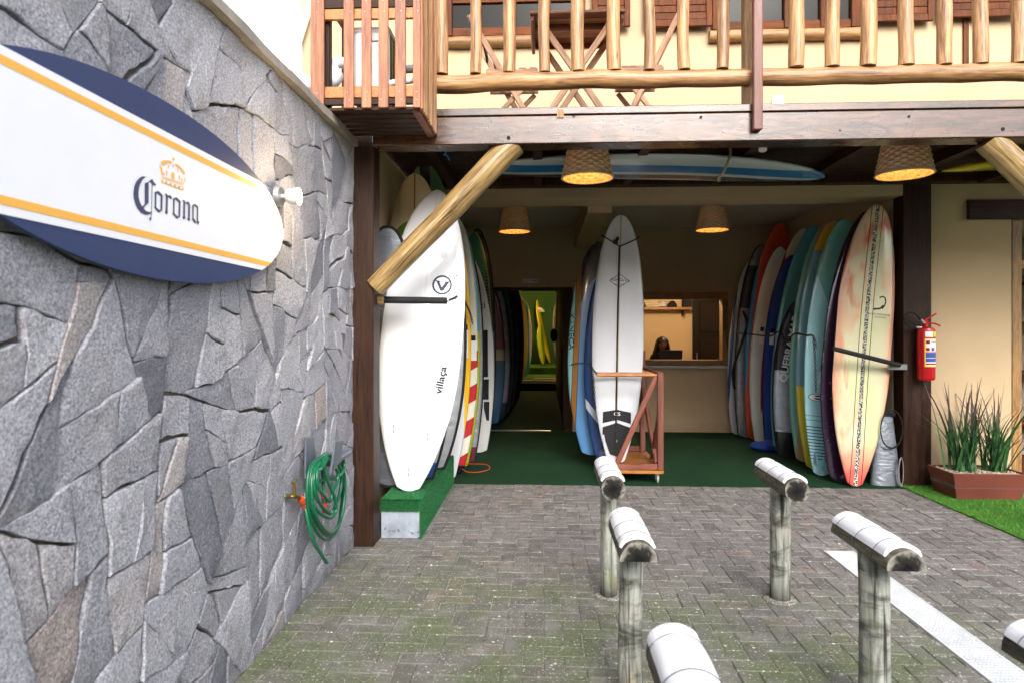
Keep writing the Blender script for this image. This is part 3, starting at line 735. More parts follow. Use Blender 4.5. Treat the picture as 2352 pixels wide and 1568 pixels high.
wp = MB().tube(smooth_path([P(690, 183, 4.42), P(720, 196, 4.4), P(758, 190, 4.36), P(772, 172, 4.36), P(764, 155, 4.38), P(775, 146, 4.42), P(800, 145, 4.46), P(815, 150, 4.48)], 6),
               [0.045] * 7 + [0.055] * 6 + [0.05] * 6 + [0.036] * 24, 12)
o = wp.build('wrapped_pipe', M_WRAP, None, smooth=True); tag(o, 'white wrapped coolant pipe bending over the stone wall coping', 'pipe')
wp2 = MB().tube(smooth_path([P(885, 196, 4.27), P(910, 190, 4.27), P(938, 186, 4.29), P(962, 183, 4.4)], 5), 0.022, 10)
tag(wp2.build('wrapped_pipe', M_WRAP, None, smooth=True), 'thin white pipe behind the slats at the foot of the air conditioner', 'pipe')
wp3 = MB().tube(smooth_path([P(925, 160, 4.6), P(965, 158, 4.6), P(990, 160, 4.7)], 5), 0.03, 10)
tag(wp3.build('wrapped_pipe', M_WRAP, None, smooth=True), 'white pipe leaving the back of the air conditioner', 'pipe')

# ---------------------------------------------------------------- balcony table and two folding chairs
DZK = 3.25
tbl = empty('balcony_table', (0.32, 5.55, DZK), label='square slatted timber folding table with crossed legs on the balcony', cat='table')
TZ = 4.15
tx0, tx1 = P(1217, 40, 5.2).x, P(1437, 40, 5.2).x; ty0, ty1 = 5.2, 5.88
nb = 6
for k in range(nb):
    y0 = ty0 + (ty1 - ty0) * k / nb
    timber('top_slat', M_CHAIR if k else M_RED, (tx0, y0 + 0.055, TZ), (tx1, y0 + 0.055, TZ), 0.022, 0.105, tbl, bevel=0.003)
for (x, y0, y1) in ((tx0 + 0.02, ty0 + 0.03, ty1 - 0.01), (tx1 - 0.02, ty0 + 0.03, ty1 - 0.01)):
    timber('apron', M_CART, (x, y0, TZ - 0.035), (x, y1, TZ - 0.035), 0.03, 0.045, tbl, up=(0, 0, 1))
for y in (ty0 + 0.2, ty1 - 0.12):
    timber('rail', M_CART, (tx0 + 0.04, y, TZ - 0.035), (tx1 - 0.04, y, TZ - 0.035), 0.045, 0.03, tbl)
for y, m in ((ty0 + 0.12, M_CHAIR), (ty1 - 0.15, M_CHAIR)):
    timber('leg', m, (tx0 + 0.06, y, DZK), (tx1 - 0.1, y, TZ - 0.03), 0.05, 0.024, tbl)
    timber('leg', m, (tx1 - 0.06, y + 0.03, DZK), (tx0 + 0.1, y + 0.03, TZ - 0.03), 0.05, 0.024, tbl)
for x in (tx0 + 0.1, tx1 - 0.1):
    timber('foot_rail', M_RED, (x, ty0 + 0.15, DZK + 0.12), (x, ty1 - 0.15, DZK + 0.12), 0.03, 0.05, tbl, up=(0, 0, 1))
def chair(x0, x1, sgn, label):          # seat from x0 to x1; backrest on the sgn side
    c = empty('folding_chair', ((x0 + x1) / 2, 5.45, DZK), label=label, cat='chair', group='folding chairs on the balcony')
    SZ = DZK + 0.43; ya, yb = 5.22, 5.62; xb = x1 if sgn > 0 else x0; xf = x0 if sgn > 0 else x1
    for y in (ya, yb):
        timber('seat_rail', M_CHAIR, (x0, y, SZ), (x1, y, SZ), 0.055, 0.022, c)
        timber('back_leg', M_CHAIR, (xf + sgn * 0.03, y + 0.026, DZK), (xb + sgn * 0.14, y + 0.026, SZ + 0.48), 0.045, 0.022, c)
        timber('front_leg', M_CHAIR, (xb + sgn * 0.02, y + 0.05, DZK), (xf + sgn * 0.03, y + 0.05, SZ - 0.02), 0.04, 0.022, c)
    for k in range(5):
        x = x0 + 0.04 + (x1 - x0 - 0.08) * k / 4
        timber('seat_slat', M_CHAIR, (x, ya, SZ + 0.035), (x, yb + 0.02, SZ + 0.035), 0.06, 0.016, c, up=(0, 0, 1))
    for k in range(3):
        t = 0.62 + 0.16 * k; xx = xf + sgn * 0.03 + (xb + sgn * 0.14 - xf - sgn * 0.03) * t; zz = DZK + 0.91 * t
        timber('back_slat', M_RUBBER if (sgn < 0 and k == 1) else M_CHAIR, (xx, ya + 0.02, zz), (xx, yb + 0.04, zz), 0.016, 0.06, c, up=(0, 0, 1))
    return c
chair(P(1118, 140, 5.3).x, P(1236, 140, 5.3).x, -1, 'folding timber balcony chair with a dark back slat beside the table')
chair(P(1422, 140, 5.3).x, P(1520, 140, 5.3).x, 1, 'folding timber balcony chair with plain back slats beside the table')

# ---------------------------------------------------------------- woven pendant lamps
def m_wicker():
    g = G('woven_straw', 0.65, 0.3); v = g.obj
    c = g.ramp(g.noise(g.map(v, (1, 1, 2.5)), 45, 4), [(0.3, '#b09268'), (0.55, '#dcc7a4'), (0.75, '#f0e4cc')])
    g.b.inputs['Transmission Weight'].default_value = 0.0
    tr = g.n('ShaderNodeBsdfTranslucent'); g.put(tr.inputs[0], '#b8893f')
    mx = g.n('ShaderNodeMixShader'); mx.inputs[0].default_value = 0.015
    g.set(c, normal=g.bump(g.noise(g.map(v, (1, 1, 6)), 160, 3), 0.4, 0.004))
    out = g.t.nodes['Material Output']
    g.t.links.new(g.b.outputs[0], mx.inputs[1]); g.t.links.new(tr.outputs[0], mx.inputs[2]); g.t.links.new(mx.outputs[0], out.inputs[0])
    return g.m
M_WICKER = m_wicker()
def m_emit(name, col, st):
    g = G(name); g.set(col); g.put(g.b.inputs['Emission Color'], col); g.b.inputs['Emission Strength'].default_value = st; return g.m
M_BULB = m_emit('lit_warm_bulb', '#ff9a3a', 4.0)
def wicker_mesh(r0, r1, H, rows=13, k=26):
    n = k * 4; vs = []; fs = []; sub = 4; m = rows * sub + 1
    for i in range(m):
        t = i / (m - 1); row = min(rows - 1, i // sub); ph = (i % sub) / sub
        r = r0 + (r1 - r0) * t; bulge = math.sin(math.pi * ph)
        for j in range(n):
            a = 2 * math.pi * j / n
            s = math.cos(k * a / 1.0 * 0.5 + math.pi * row)
            vs.append(((r + 0.007 * bulge * s + 0.003 * bulge) * math.cos(a), (r + 0.007 * bulge * s + 0.003 * bulge) * math.sin(a), H * t))
    for i in range(m - 1):
        for j in range(n): fs.append((i * n + j, i * n + (j + 1) % n, (i + 1) * n + (j + 1) % n, (i + 1) * n + j))
    return MB().add(vs, fs)
wk = wicker_mesh(0.215, 0.155, 0.30)
wk.tube([(0.215 * math.cos(a * 2 * math.pi / 40), 0.215 * math.sin(a * 2 * math.pi / 40), 0.0) for a in range(40)], 0.009, 8, closed=True)
wk_me = wk.mesh('lamp_shade', M_WICKER, True, ang=60)
def lamp(px, py, Y, ztop, label, power):
    c = P(px, py, Y); z0 = ztop - 0.305
    l = empty('pendant_lamp', (c.x, Y, z0), label=label, cat='lamp', group='woven straw pendant lamps')
    link_mesh('lamp_shade', wk_me, l, Matrix.Translation((c.x, Y, z0)) @ Matrix.Rotation(rnd.uniform(0, 6), 4, 'Z'))
    MB().lathe([(0.156, 0.297), (0.156, 0.304), (0.03, 0.304)], 28, Matrix.Translation((c.x, Y, z0))).build('lamp_cap', M_WICKER, l)
    MB().lathe([(0.02, 0.2), (0.02, 0.3)], 10, Matrix.Translation((c.x, Y, z0))).build('socket', M_BLACK, l)
    bb_ = MB(); sphere(bb_, (c.x, Y, z0 + 0.165), 0.03); bb_.build('bulb', M_BULB, l, smooth=True)
    ld = bpy.data.lights.new('lamp_light', 'POINT'); ld.energy = power; ld.color = (1.0, 0.45, 0.12); ld.shadow_soft_size = 0.035
    lo = bpy.data.objects.new('lamp_light', ld); COL.objects.link(lo); attach(lo, l, Matrix.Translation((c.x, Y, z0 + 0.10)))
lamp(1349, 380, 5.55, 3.215, 'woven straw lamp under the balcony beside the log brace', 1.1)
lamp(2077, 370, 5.55, 3.215, 'woven straw lamp under the balcony near the dark post with the extinguisher', 1.1)
lamp(1182, 510, 8.9, 3.28, 'woven straw lamp on the garage ceiling above the corridor doorway', 1.1)
lamp(1636, 500, 8.9, 3.28, 'woven straw lamp on the garage ceiling above the hatch window', 1.1)
# ---------------------------------------------------------------- surfboards
def outline(L, W, wide=0.5, nose=2.2, tail=0.35, tailp=2.2, nosep=2.0, n=46):
    out = []
    for i in range(n + 1):
        u = i / n; t = 0.5 - 0.5 * math.cos(math.pi * u)          # denser at both ends
        if t >= wide:
            q = (t - wide) / (1 - wide); f = max(0.0, 1 - q ** nose) ** (1 / nosep)
        else:
            q = (wide - t) / wide; f = 1 - (1 - tail) * q ** tailp
            f *= min(1.0, (t / 0.012 + 0.12)) ** 0.5 if t < 0.0106 else 1.0
        out.append((t * L, max(0.004, f * W / 2)))
    return out
class Board:
    def __init__(s, L, W, T=0.07, rn=0.10, rt=0.03, **k):
        s.L, s.W, s.T, s.rn, s.rt = L, W, T, rn, rt; s.out = outline(L, W, **k)
    def hw(s, z):
        o = s.out; z = min(max(z, 0), s.L)
        for (a, wa), (b, wb) in zip(o[:-1], o[1:]):
            if a <= z <= b: return wa + (wb - wa) * (z - a) / max(1e-9, b - a)
        return o[-1][1]
    def th(s, z):
        t = z / s.L; e = min(t / 0.14, (1 - t) / 0.2, 1.0); return s.T / 2 * (0.22 + 0.78 * math.sin(max(0, e) * math.pi / 2))
    def cy(s, z):
        t = z / s.L
        return -(s.rn * max(0, (t - 0.45) / 0.55) ** 2.4 + s.rt * max(0, (0.4 - t) / 0.4) ** 2.2)
    def deck(s, x, z, sg=-1):           # y of the deck (sg -1) or the bottom (+1) at (x, z)
        u = min(1, abs(x) / max(s.hw(z), 1e-4)); return s.cy(z) + sg * s.th(z) * max(0, 1 - u ** 2.6) ** (1 / 2.2)
    def mb(s, n=20):
        m = MB(); vs = []; fs = []
        for (z, w) in s.out:
            for k in range(n):
                a = 2 * math.pi * k / n; c, d = math.cos(a), math.sin(a)
                x = w * math.copysign(abs(c) ** 0.8, c); y = s.cy(z) + s.th(z) * math.copysign(abs(d) ** 0.85, d)
                vs.append((x, y, z))
        q = len(s.out)
        for i in range(q - 1):
            for k in range(n): fs.append((i * n + k, i * n + (k + 1) % n, (i + 1) * n + (k + 1) % n, (i + 1) * n + k))
        fs += [tuple(reversed(range(n))), tuple(range((q - 1) * n, q * n))]
        return m.add(vs, fs)
def board_mat(name, base, layers=(), rough=0.18, coat=0.5, amt=0.06, speck=0.0):
    g = G(name, rough); o = g.sep(g.obj); x, y, z = o[0], o[1], o[2]; ax = g.math('ABSOLUTE', x)
    c = g.ramp(0.0, [(0, base), (1, base)])
    for l in layers:
        k = l[0]
        if k == 'x': f = g.band(x, l[1], l[2])
        elif k == 'ax': f = g.band(ax, l[1], l[2])
        elif k == 'z': f = g.band(z, l[1], l[2])
        elif k == 'y': f = g.band(y, l[1], l[2])
        elif k == 'xz': f = g.math('MULTIPLY', g.band(x, l[1], l[2]), g.band(z, l[3], l[4]))
        elif k == 'diag': f = g.math('MULTIPLY', g.math('LESS_THAN', g.math('FRACT', g.math('MULTIPLY', g.math('ADD', z, g.math('MULTIPLY', x, l[2])), 1.0 / l[1])), 0.5), g.band(z, l[3], l[4]))
        elif k == 'vee': f = g.math('LESS_THAN', g.math('ADD', z, g.math('MULTIPLY', ax, l[2])), l[1])
        elif k == 'arc': f = g.math('LESS_THAN', g.math('ADD', z, g.math('MULTIPLY', g.math('MULTIPLY', x, x), l[2])), l[1])
        elif k == 'pad': f = g.math('MULTIPLY', g.band(ax, -1, l[3]), g.math('LESS_THAN', g.math('ADD', z, g.math('MULTIPLY', g.math('MULTIPLY', x, x), l[2])), l[1]))
        elif k == 'fade': f = g.smooth(g.math('ADD', z, g.math('MULTIPLY', g.noise(g.obj, 4, 3), 0.3)), l[2], l[1])
        elif k == 'lines': f = g.math('MULTIPLY', g.math('LESS_THAN', g.math('FRACT', g.math('MULTIPLY', z, 1.0 / l[1])), l[2]), g.band(z, l[3], l[4]))
        elif k == 'cloud': f = g.math('MULTIPLY', g.smooth(g.noise(g.map(g.obj, (1.0, 1, 0.45), loc=(l[3], 0, l[3])), l[1], 3, 0.5, 1.2), l[2], l[2] + 0.17), l[4])
        elif k == 'rail': f = g.smooth(g.math('SUBTRACT', ax, g.math('MULTIPLY', l[1], 1.0)), 0.0, l[2])
        elif k == 'spk': f = g.math('MULTIPLY', g.band(ax, l[1], l[2]), g.math('GREATER_THAN', g.noise(g.obj, 110, 2), 0.47))
        c = g.mix(f, c, l[-1])
    c = vary(g, c, g.off(g.obj), 3, amt)
    if speck: c = g.mix(g.ramp(g.noise(g.off(g.obj), 34, 3), [(0.66, 0.0), (0.74, speck)]), c, '#c9c6d2')
    g.b.inputs['Coat Weight'].default_value = coat; g.b.inputs['Coat Roughness'].default_value = 0.08
    return g.set(c)
def m_bag(name, base, layers=()):
    g = G(name, 0.42, 0.5, 0.4); z = g.sep(g.obj)[2]
    wv = g.map(g.off(g.obj), (0.7, 1, 1.6)); w = g.noise(wv, 9, 5, 0.55, 1.5)
    c = g.ramp(w, [(0.3, base), (0.7, base)]); c = vary(g, c, wv, 7, 0.25)
    mt = 0.55
    for (a, b, col) in layers: c = g.mix(g.band(z, a, b), c, col)
    if layers:
        f = None
        for (a, b, col) in layers:
            q = g.band(z, a, b); f = q if f is None else g.math('MAXIMUM', f, q)
        g.put(g.b.inputs['Metallic'], g.math('MULTIPLY', g.math('SUBTRACT', 1.0, f), 0.4))
    return g.set(c, g.ramp(w, [(0.3, 0.3), (0.7, 0.5)]), g.bump(w, 0.4, 0.03))
def pose(bot, top):                      # frame of a board standing from bot to top, its deck towards -y
    return Matrix.Translation(bot) @ frame_from(top - bot, (0, 1, 0))
def stand(name, bot_px, Yb, top_px, Yt, W, mat, label, cat='surfboard', zb=None, T=0.075, yaw=0.0, flip=False, group=None, **k):
    b = P(bot_px[0], bot_px[1], Yb); t = P(top_px[0], top_px[1], Yt)
    if zb is not None: b.z = zb
    L = (t - b).length; B = Board(L, W, T, **k)
    M = pose(b, t) @ Matrix.Rotation(yaw + (math.pi if flip else 0), 4, 'Z')
    root = empty(name, b, label=label, cat=cat, group=group)
    B.root, B.M = root, M
    B.body = link_mesh('hull' if cat == 'surfboard' else 'cover', B.mb().mesh('hull', mat, True, ang=75), root, M)
    return B
def fins(B, zs, mat, h=0.12, sg=1, xs=(0,), c=0.11):
    for z, x in zip(zs, xs):
        y = B.deck(x, z, sg); m = MB()
        prof = [(z + 0.07, y - sg * 0.01), (z - 0.05, y - sg * 0.01), (z - 0.085, y + sg * h * 0.75), (z - 0.08, y + sg * h), (z - 0.02, y + sg * h * 0.8), (z + 0.03, y + sg * h * 0.4)]
        n = len(prof); vs = [(x - 0.004, q, p) for p, q in prof] + [(x + 0.004, q, p) for p, q in prof]
        m.add(vs, [tuple(range(n)), tuple(reversed(range(n, 2 * n)))] + [(i, (i + 1) % n, n + (i + 1) % n, n + i) for i in range(n)])
        m.build('fin', mat, B.root, M=B.M, bevel=0.0015)
def piping(B, mat, r=0.011, d=1.0):
    pts = [(w * d, B.cy(z), z) for z, w in B.out] + [(-w * d, B.cy(z), z) for z, w in reversed(B.out)]
    MB().tube(pts, r, 7, closed=True).build('piping', mat, B.root, M=B.M, smooth=True)
def decal(B, name, polys, mat, sg=-1, eps=0.002):          # flat print laid on the board: polygons in board (x, z)
    me = MB()
    for poly in polys:
        n = len(poly); me.add([(x, B.deck(x, z, sg) + sg * eps, z) for x, z in poly], [tuple(range(n))])
    o = me.build(name, mat, B.root, M=B.M); return o
def dens(a, b, k): return [(a[0] + (b[0] - a[0]) * i / k, a[1] + (b[1] - a[1]) * i / k) for i in range(k)]
def strip(pts, w):                       # a band of quads along a line, as polygons
    out = []
    for (a, b) in zip(pts[:-1], pts[1:]):
        dx, dz = b[0] - a[0], b[1] - a[1]; L = math.hypot(dx, dz) or 1; nx, nz_ = -dz / L * w / 2, dx / L * w / 2
        out.append([(a[0] + nx, a[1] + nz_), (b[0] + nx, b[1] + nz_), (b[0] - nx, b[1] - nz_), (a[0] - nx, a[1] - nz_)])
    return out
def ring(cx, cz, r, w, n=28, a0=0, a1=360):
    pts = [(cx + r * math.cos(R(a0 + (a1 - a0) * i / n)), cz + r * math.sin(R(a0 + (a1 - a0) * i / n))) for i in range(n + 1)]
    return strip(pts, w)
_txt = {}
def text_tris(s, size, bold=0.0):                  # built-in font outlines as flat triangles, centred on the origin
    cu = bpy.data.curves.new('lettering', 'FONT'); cu.body = s; cu.size = size; cu.align_x = 'CENTER'; cu.align_y = 'CENTER'; cu.resolution_u = 3; cu.offset = size * bold
    ob = bpy.data.objects.new('lettering', cu); COL.objects.link(ob)
    dg = bpy.context.evaluated_depsgraph_get(); me = bpy.data.meshes.new_from_object(ob.evaluated_get(dg))
    vs = [(v.co.x, v.co.y) for v in me.vertices]; fs = [tuple(p.vertices) for p in me.polygons]
    bpy.data.objects.remove(ob); bpy.data.curves.remove(cu); bpy.data.meshes.remove(me)
    return [[vs[i] for i in f] for f in fs]
def turn(polys, cx, cz, ang=0.0, sx=1.0, sz=1.0, shear=0.0):
    c, s = math.cos(ang), math.sin(ang)
    return [[(cx + (x * sx + z * shear) * c - z * sz * s, cz + (x * sx + z * shear) * s + z * sz * c) for x, z in p] for p in polys]
def card(B, x, z, w=0.05, h=0.12, top=True, sg=-1):       # hanging price tag
    y = B.deck(x, z, sg) + sg * 0.006
    MB().box((x - w / 2, y - 0.001, z - h), (x + w / 2, y + 0.001, z)).build('price_tag', M_PAPER, B.root, M=B.M)
    if top: MB().box((x - w * 0.4, y - 0.003, z + 0.001), (x + w * 0.4, y + 0.002, z + 0.06)).build('tag_clip', M_RUBBER, B.root, M=B.M)
GR = 'boards leaning along the {} garage wall'
# --- right-hand row, front to back
B = stand('surfboard', (1960, 1113), 6.98, (2003, 477), 7.16, 0.60, board_mat('cream_tie_dye_board', '#d6d2ae', [
    ('cloud', 1.7, 0.50, 3.0, 0.45, '#bcd58c'), ('cloud', 2.1, 0.51, 9.0, 0.7, '#e69a7c'), ('cloud', 2.8, 0.54, 14.0, 0.8, '#d2473f'), ('cloud', 2.2, 0.6, 27.0, 0.55, '#93a38c'),
    ('rail', 0.17, 0.14, '#e0a284'), ('fade', 0.18, 0.75, '#d8554a'), ('ax', 0.055, 0.062, '#26242a'), ('ax', 0.0, 0.02, '#d9d5c8'), ('spk', 0.0, 0.02, '#1d1c20'), ('rail', 0.287, 0.008, '#1a1a1c')], 0.2),
    'cream longboard with red tie dye and black speckled centre stripe, leaning by the dark post', zb=0.012, wide=0.52, tail=0.22, tailp=2.6, nose=2.3, rn=0.12)
o = decal(B, 'board_logo', strip([(0.15, 1.86), (0.175, 1.90), (0.185, 1.94), (0.17, 1.985), (0.14, 1.99), (0.115, 1.975)], 0.014) + strip([(0.165, 1.90), (0.13, 1.862), (0.055, 1.85)], 0.02), M_INKB)
decal(B, 'lettering', turn(text_tris('DANIEL FRIEDMANN', 0.026), 0.125, 1.80) + turn(text_tris('SURFBOARDS', 0.02), 0.14, 1.77), M_INKB)
B = stand('surfboard', (1926, 1106), 7.20, (1988, 487), 7.35, 0.62, board_mat('dark_purple_board', '#36203a', [('rail', 0.28, 0.02, '#120d16')], 0.15, 0.8, speck=0.35),
    'dark purple longboard with a scuffed glossy rail, behind the cream tie dye board', zb=0.008, wide=0.52, tail=0.3, tailp=2.4)
B = stand('surfboard', (1884, 1092), 7.50, (1932, 508), 7.62, 0.56, board_mat('aqua_lined_board', '#7cc0b4', [('vee', 1.72, -2.2, '#a3d6de'), ('lines', 0.035, 0.28, 0.16, 0.56, '#2e4a5e'), ('lines', 0.05, 0.12, 0.56, 0.7, '#4a7384')], 0.12, 0.8),
    'pale aqua surfboard with dark lines across its tail and an oval logo', zb=0.008, wide=0.52, tail=0.3)
decal(B, 'board_logo', [[(-0.13 + 0.085 * math.cos(a * math.pi / 12), 0.86 + 0.04 * math.sin(a * math.pi / 12)) for a in range(24)]], M_INKB)
decal(B, 'board_logo', [[(-0.13 + 0.077 * math.cos(a * math.pi / 12), 0.86 + 0.034 * math.sin(a * math.pi / 12)) for a in range(24)]], M_PAPER, eps=0.004)
decal(B, 'board_logo', [[(-0.115 + 0.04 * math.cos(a * math.pi / 8), 0.876 + 0.009 * math.sin(a * math.pi / 8)) for a in range(16)], [(-0.115 + 0.04 * math.cos(a * math.pi / 8), 0.846 + 0.009 * math.sin(a * math.pi / 8)) for a in range(16)]], M_INKB, eps=0.006)
card(B, -0.08, 1.52, 0.06, 0.2, False); card(B, -0.09, 1.16, 0.05, 0.14)
fins(B, (0.16, 0.2, 0.2), flat('pale_blue_fin', '#8fb9cf', 0.3), 0.1, -1, (0.0, -0.1, 0.1))
B = stand('surfboard', (1872, 1078), 7.82, (1908, 512), 7.92, 0.60, board_mat('grey_blue_yellow_board', '#7aa7b5', [('z', 2.55, 3.2, '#d9a43a'), ('z', 0, 0.95, '#d6c432'), ('x', 0.0, 0.4, '#8fb3b8')], 0.12, 0.8),
    'grey blue surfboard with yellow nose and yellow tail in the right row', zb=0.008, wide=0.5, tail=0.35)
B = stand('surfboard', (1850, 1061), 8.25, (1897, 512), 8.30, 0.60, board_mat('aqua_wood_rail_board', '#82c0b2', [('x', -0.14, 0.4, '#b49a70')], 0.12, 0.8),
    'aqua surfboard with a tan inner band, standing right of the silver quilted bag', zb=0.008, wide=0.5, tail=0.4)
card(B, -0.14, 1.55, 0.05, 0.14)
B = stand('board_bag', (1818, 1050), 8.52, (1836, 690), 8.62, 0.56, m_bag('silver_black_bag', '#aab0ba', [(0, 0.32, '#14141b'), (1.1, 2.4, '#15151c')]),
    'silver and black board bag with bold white lettering, standing in the right row', 'board bag', zb=0.008, T=0.11, wide=0.5, tail=0.62, nosep=2.2)
piping(B, M_RUBBER)
decal(B, 'lettering', turn(text_tris('QUEBRA-MAR', 0.12, 0.03), -0.12, 1.38, R(83), 1.15), M_PAPER, eps=0.006)
B = stand('surfboard', (1792, 1038), 8.92, (1864, 520), 9.0, 0.55, board_mat('teal_board', '#5fa9b4', [], 0.2, 0.6),
    'plain teal blue surfboard between the blue bag and the silver quilted bag', zb=0.008, wide=0.5, tail=0.35)
card(B, -0.2, 1.5, 0.02, 0.05, False)
B = stand('board_bag', (1783, 1030), 9.2, (1815, 590), 9.3, 0.52, board_mat('royal_blue_bag', '#1c3f93', [], 0.8, 0.0, 0.25),
    'royal blue fabric board bag with its end slumped on the carpet', 'board bag', zb=0.03, T=0.13, wide=0.5, tail=0.6)
piping(B, M_RUBBER, 0.008)
sl = MB(); c0 = P(1756, 1030, 9.0); sphere(sl, (c0.x, 9.0, 0.07), 0.17, 18, 10, (1.15, 0.8, 0.42))
for i, v in enumerate(sl.v): sl.v[i] = v + Vector((0.02 * nz(v.x * 9, v.y * 9, 3), 0.02 * nz(v.y * 9, v.z * 9), 0.025 * nz(v.x * 11, v.y * 11, v.z * 11)))
sl.build('slumped_end', B.body.data.materials[0], B.root, smooth=True)
card(B, -0.19, 1.55, 0.06, 0.16)
B = stand('surfboard', (1768, 1020), 9.45, (1842, 528), 9.52, 0.58, board_mat('white_red_rail_board', '#d9d3c0', [('ax', 0.19, 0.4, '#c8251e')], 0.25, 0.5),
    'white surfboard with red rail and looping black script near its nose', zb=0.008, wide=0.52, tail=0.35)
decal(B, 'lettering', turn(text_tris('oolw', 0.24), -0.05, 2.18, R(66), 1.2), M_INKB)
B = stand('surfboard', (1747, 1018), 9.6, (1788, 570), 9.66, 0.52, board_mat('white_glossy_board', '#d9dcd4', [], 0.1, 0.8),
    'plain glossy white surfboard between the red railed board and the orange board', zb=0.008, wide=0.5, tail=0.35)
card(B, -0.14, 1.6, 0.06, 0.18)
B = stand('surfboard', (1736, 1009), 9.88, (1788, 515), 9.95, 0.60, board_mat('orange_blue_board', '#c6461f', [('ax', 0.235, 0.4, '#2479b5')], 0.35, 0.4),
    'orange soft surfboard with bright blue rails in the right row', zb=0.008, wide=0.5, tail=0.4)
card(B, -0.2, 1.55, 0.06, 0.18, False)
B = stand('board_bag', (1714, 1001), 10.12, (1744, 566), 10.2, 0.5, m_bag('grey_silver_bag', '#8e9095', [(1.95, 2.6, '#1a1a1d')]),
    'grey and silver board bag with a black shoulder strap near the hatch window', 'board bag', zb=0.008, T=0.1, wide=0.5, tail=0.5)
piping(B, M_RUBBER)
st = MB().tube(smooth_path([(-0.24, -0.06, 0.72), (-0.3, -0.12, 1.0), (-0.2, -0.1, 1.4), (-0.13, -0.1, 1.7), (-0.2, -0.07, 1.9)], 6), 0.018, 8); st.build('shoulder_strap', M_RUBBER, B.root, M=B.M, smooth=True)
B = stand('surfboard', (1694, 992), 10.4, (1722, 600), 10.45, 0.46, board_mat('white_blue_edge_board', '#cdd3da', [('ax', 0.17, 0.21, '#2358b0')], 0.2),
    'narrow white surfboard with a thin blue line, last in the right row', zb=0.008, wide=0.5, tail=0.4)

# --- left-hand row on the turf block
BZ = 0.305
V = stand('surfboard', (935, 1131), 5.30, (1001, 428), 5.52, 0.685, board_mat('white_new_board', '#eceef2', [('x', -0.002, 0.002, '#d2d4d8')], 0.14, 0.6, 0.02),
    'clean white surfboard with a round letter logo, standing on the green turf block', zb=BZ + 0.006, wide=0.5, tail=0.24, tailp=2.6, nose=2.15, nosep=1.85, rn=-0.11, rt=-0.03)
def vz(py): return (1131 - py) / 703.0 * V.L
cx, cz, rr = 0.135, vz(660), 0.075
lg = ring(cx, cz, rr, 0.016, 36)
lg += [[(cx - 0.066, cz + 0.036), (cx - 0.012, cz + 0.030), (cx - 0.024, cz + 0.022), (cx + 0.0, cz - 0.02), (cx + 0.006, cz - 0.052), (cx - 0.012, cz - 0.05), (cx - 0.046, cz + 0.022)],
       [(cx + 0.066, cz + 0.034), (cx + 0.01, cz + 0.030), (cx + 0.025, cz + 0.022), (cx + 0.0, cz - 0.02), (cx + 0.004, cz - 0.052), (cx + 0.016, cz - 0.046), (cx + 0.055, cz + 0.022)]]
lg += ring(cx + 0.055, cz + 0.05, 0.045, 0.009, 8, 5, 55) + ring(cx + 0.06, cz + 0.055, 0.062, 0.009, 8, 10, 52)
decal(V, 'board_logo', lg, M_INK)
decal(V, 'lettering', turn(text_tris('villaça', 0.082, 0.03), 0.2, vz(876), R(84), 1.15), M_INKB)
decal(V, 'paper_note', [[(0.09, vz(598)), (0.155, vz(598)), (0.155, vz(580)), (0.09, vz(580))]], flat('translucent_note', '#dfe0e2', 0.5))
for (x, z) in ((-0.155, 0.50), (0.13, 0.46), (-0.0, 0.16)):
    decal(V, 'fin_box', [[(x + 0.014 * math.cos(a * math.pi / 8), z + (0.03 if a < 9 else -0.03) + 0.014 * math.sin(a * math.pi / 8)) for a in range(16)]], flat('fin_box_grey', '#c9ccd2', 0.3))
    decal(V, 'fin_slot', strip([(x, z - 0.035), (x, z - 0.008)], 0.004) + strip([(x, z + 0.008), (x, z + 0.035)], 0.004), M_INKB, eps=0.003)
B = stand('board_bag', (905, 1112), 5.52, (896, 527), 5.56, 0.42, m_bag('silver_crinkled_bag', '#7f8691'), 'crinkled silver board bag half hidden between the timber post and the white board', 'board bag', zb=BZ + 0.004, T=0.09, wide=0.5, tail=0.6, nosep=2.6)
piping(B, M_RUBBER, 0.016)
B = stand('board_bag', (955, 1114), 5.78, (985, 560), 5.8, 0.54, m_bag('silver_blue_foot_bag', '#b4b6ba', [(0, 0.16, '#17407e')]), 'silver board bag with blue foot and black piping on the turf block', 'board bag', zb=BZ + 0.004, T=0.1, wide=0.45, tail=0.55)
piping(B, M_RUBBER, 0.016)
B = stand('surfboard', (945, 1095), 6.0, (958, 405), 5.98, 0.60, board_mat('cream_green_board', '#d3c29a', [('x', -0.006, 0.006, '#8a5a34'), ('arc', 2.32, 3.2, '#5c8420')], 0.2),
    'cream longboard with brown stringer and rounded olive green lower half', zb=BZ + 0.004, wide=0.5, tail=0.4, nosep=2.1)
B = stand('board_bag', (985, 1090), 6.22, (1012, 560), 6.22, 0.58, m_bag('silver_long_bag', '#aeb0b4'), 'long silver board bag with black edging at the rear of the turf block', 'board bag', zb=BZ + 0.004, T=0.11, wide=0.45, tail=0.5)
piping(B, M_RUBBER, 0.018); card(B, 0.2, 1.55, 0.09, 0.28)
B = stand('surfboard', (985, 1080), 6.5, (980, 379), 6.42, 0.62, board_mat('dark_green_board', '#5c7f52', [('x', -0.05, 0.05, '#2c2b22')], 0.2),
    'tall green longboard with a broad dark centre stripe, tallest in the left row', zb=BZ + 0.004, wide=0.5, tail=0.4, nosep=2.1)
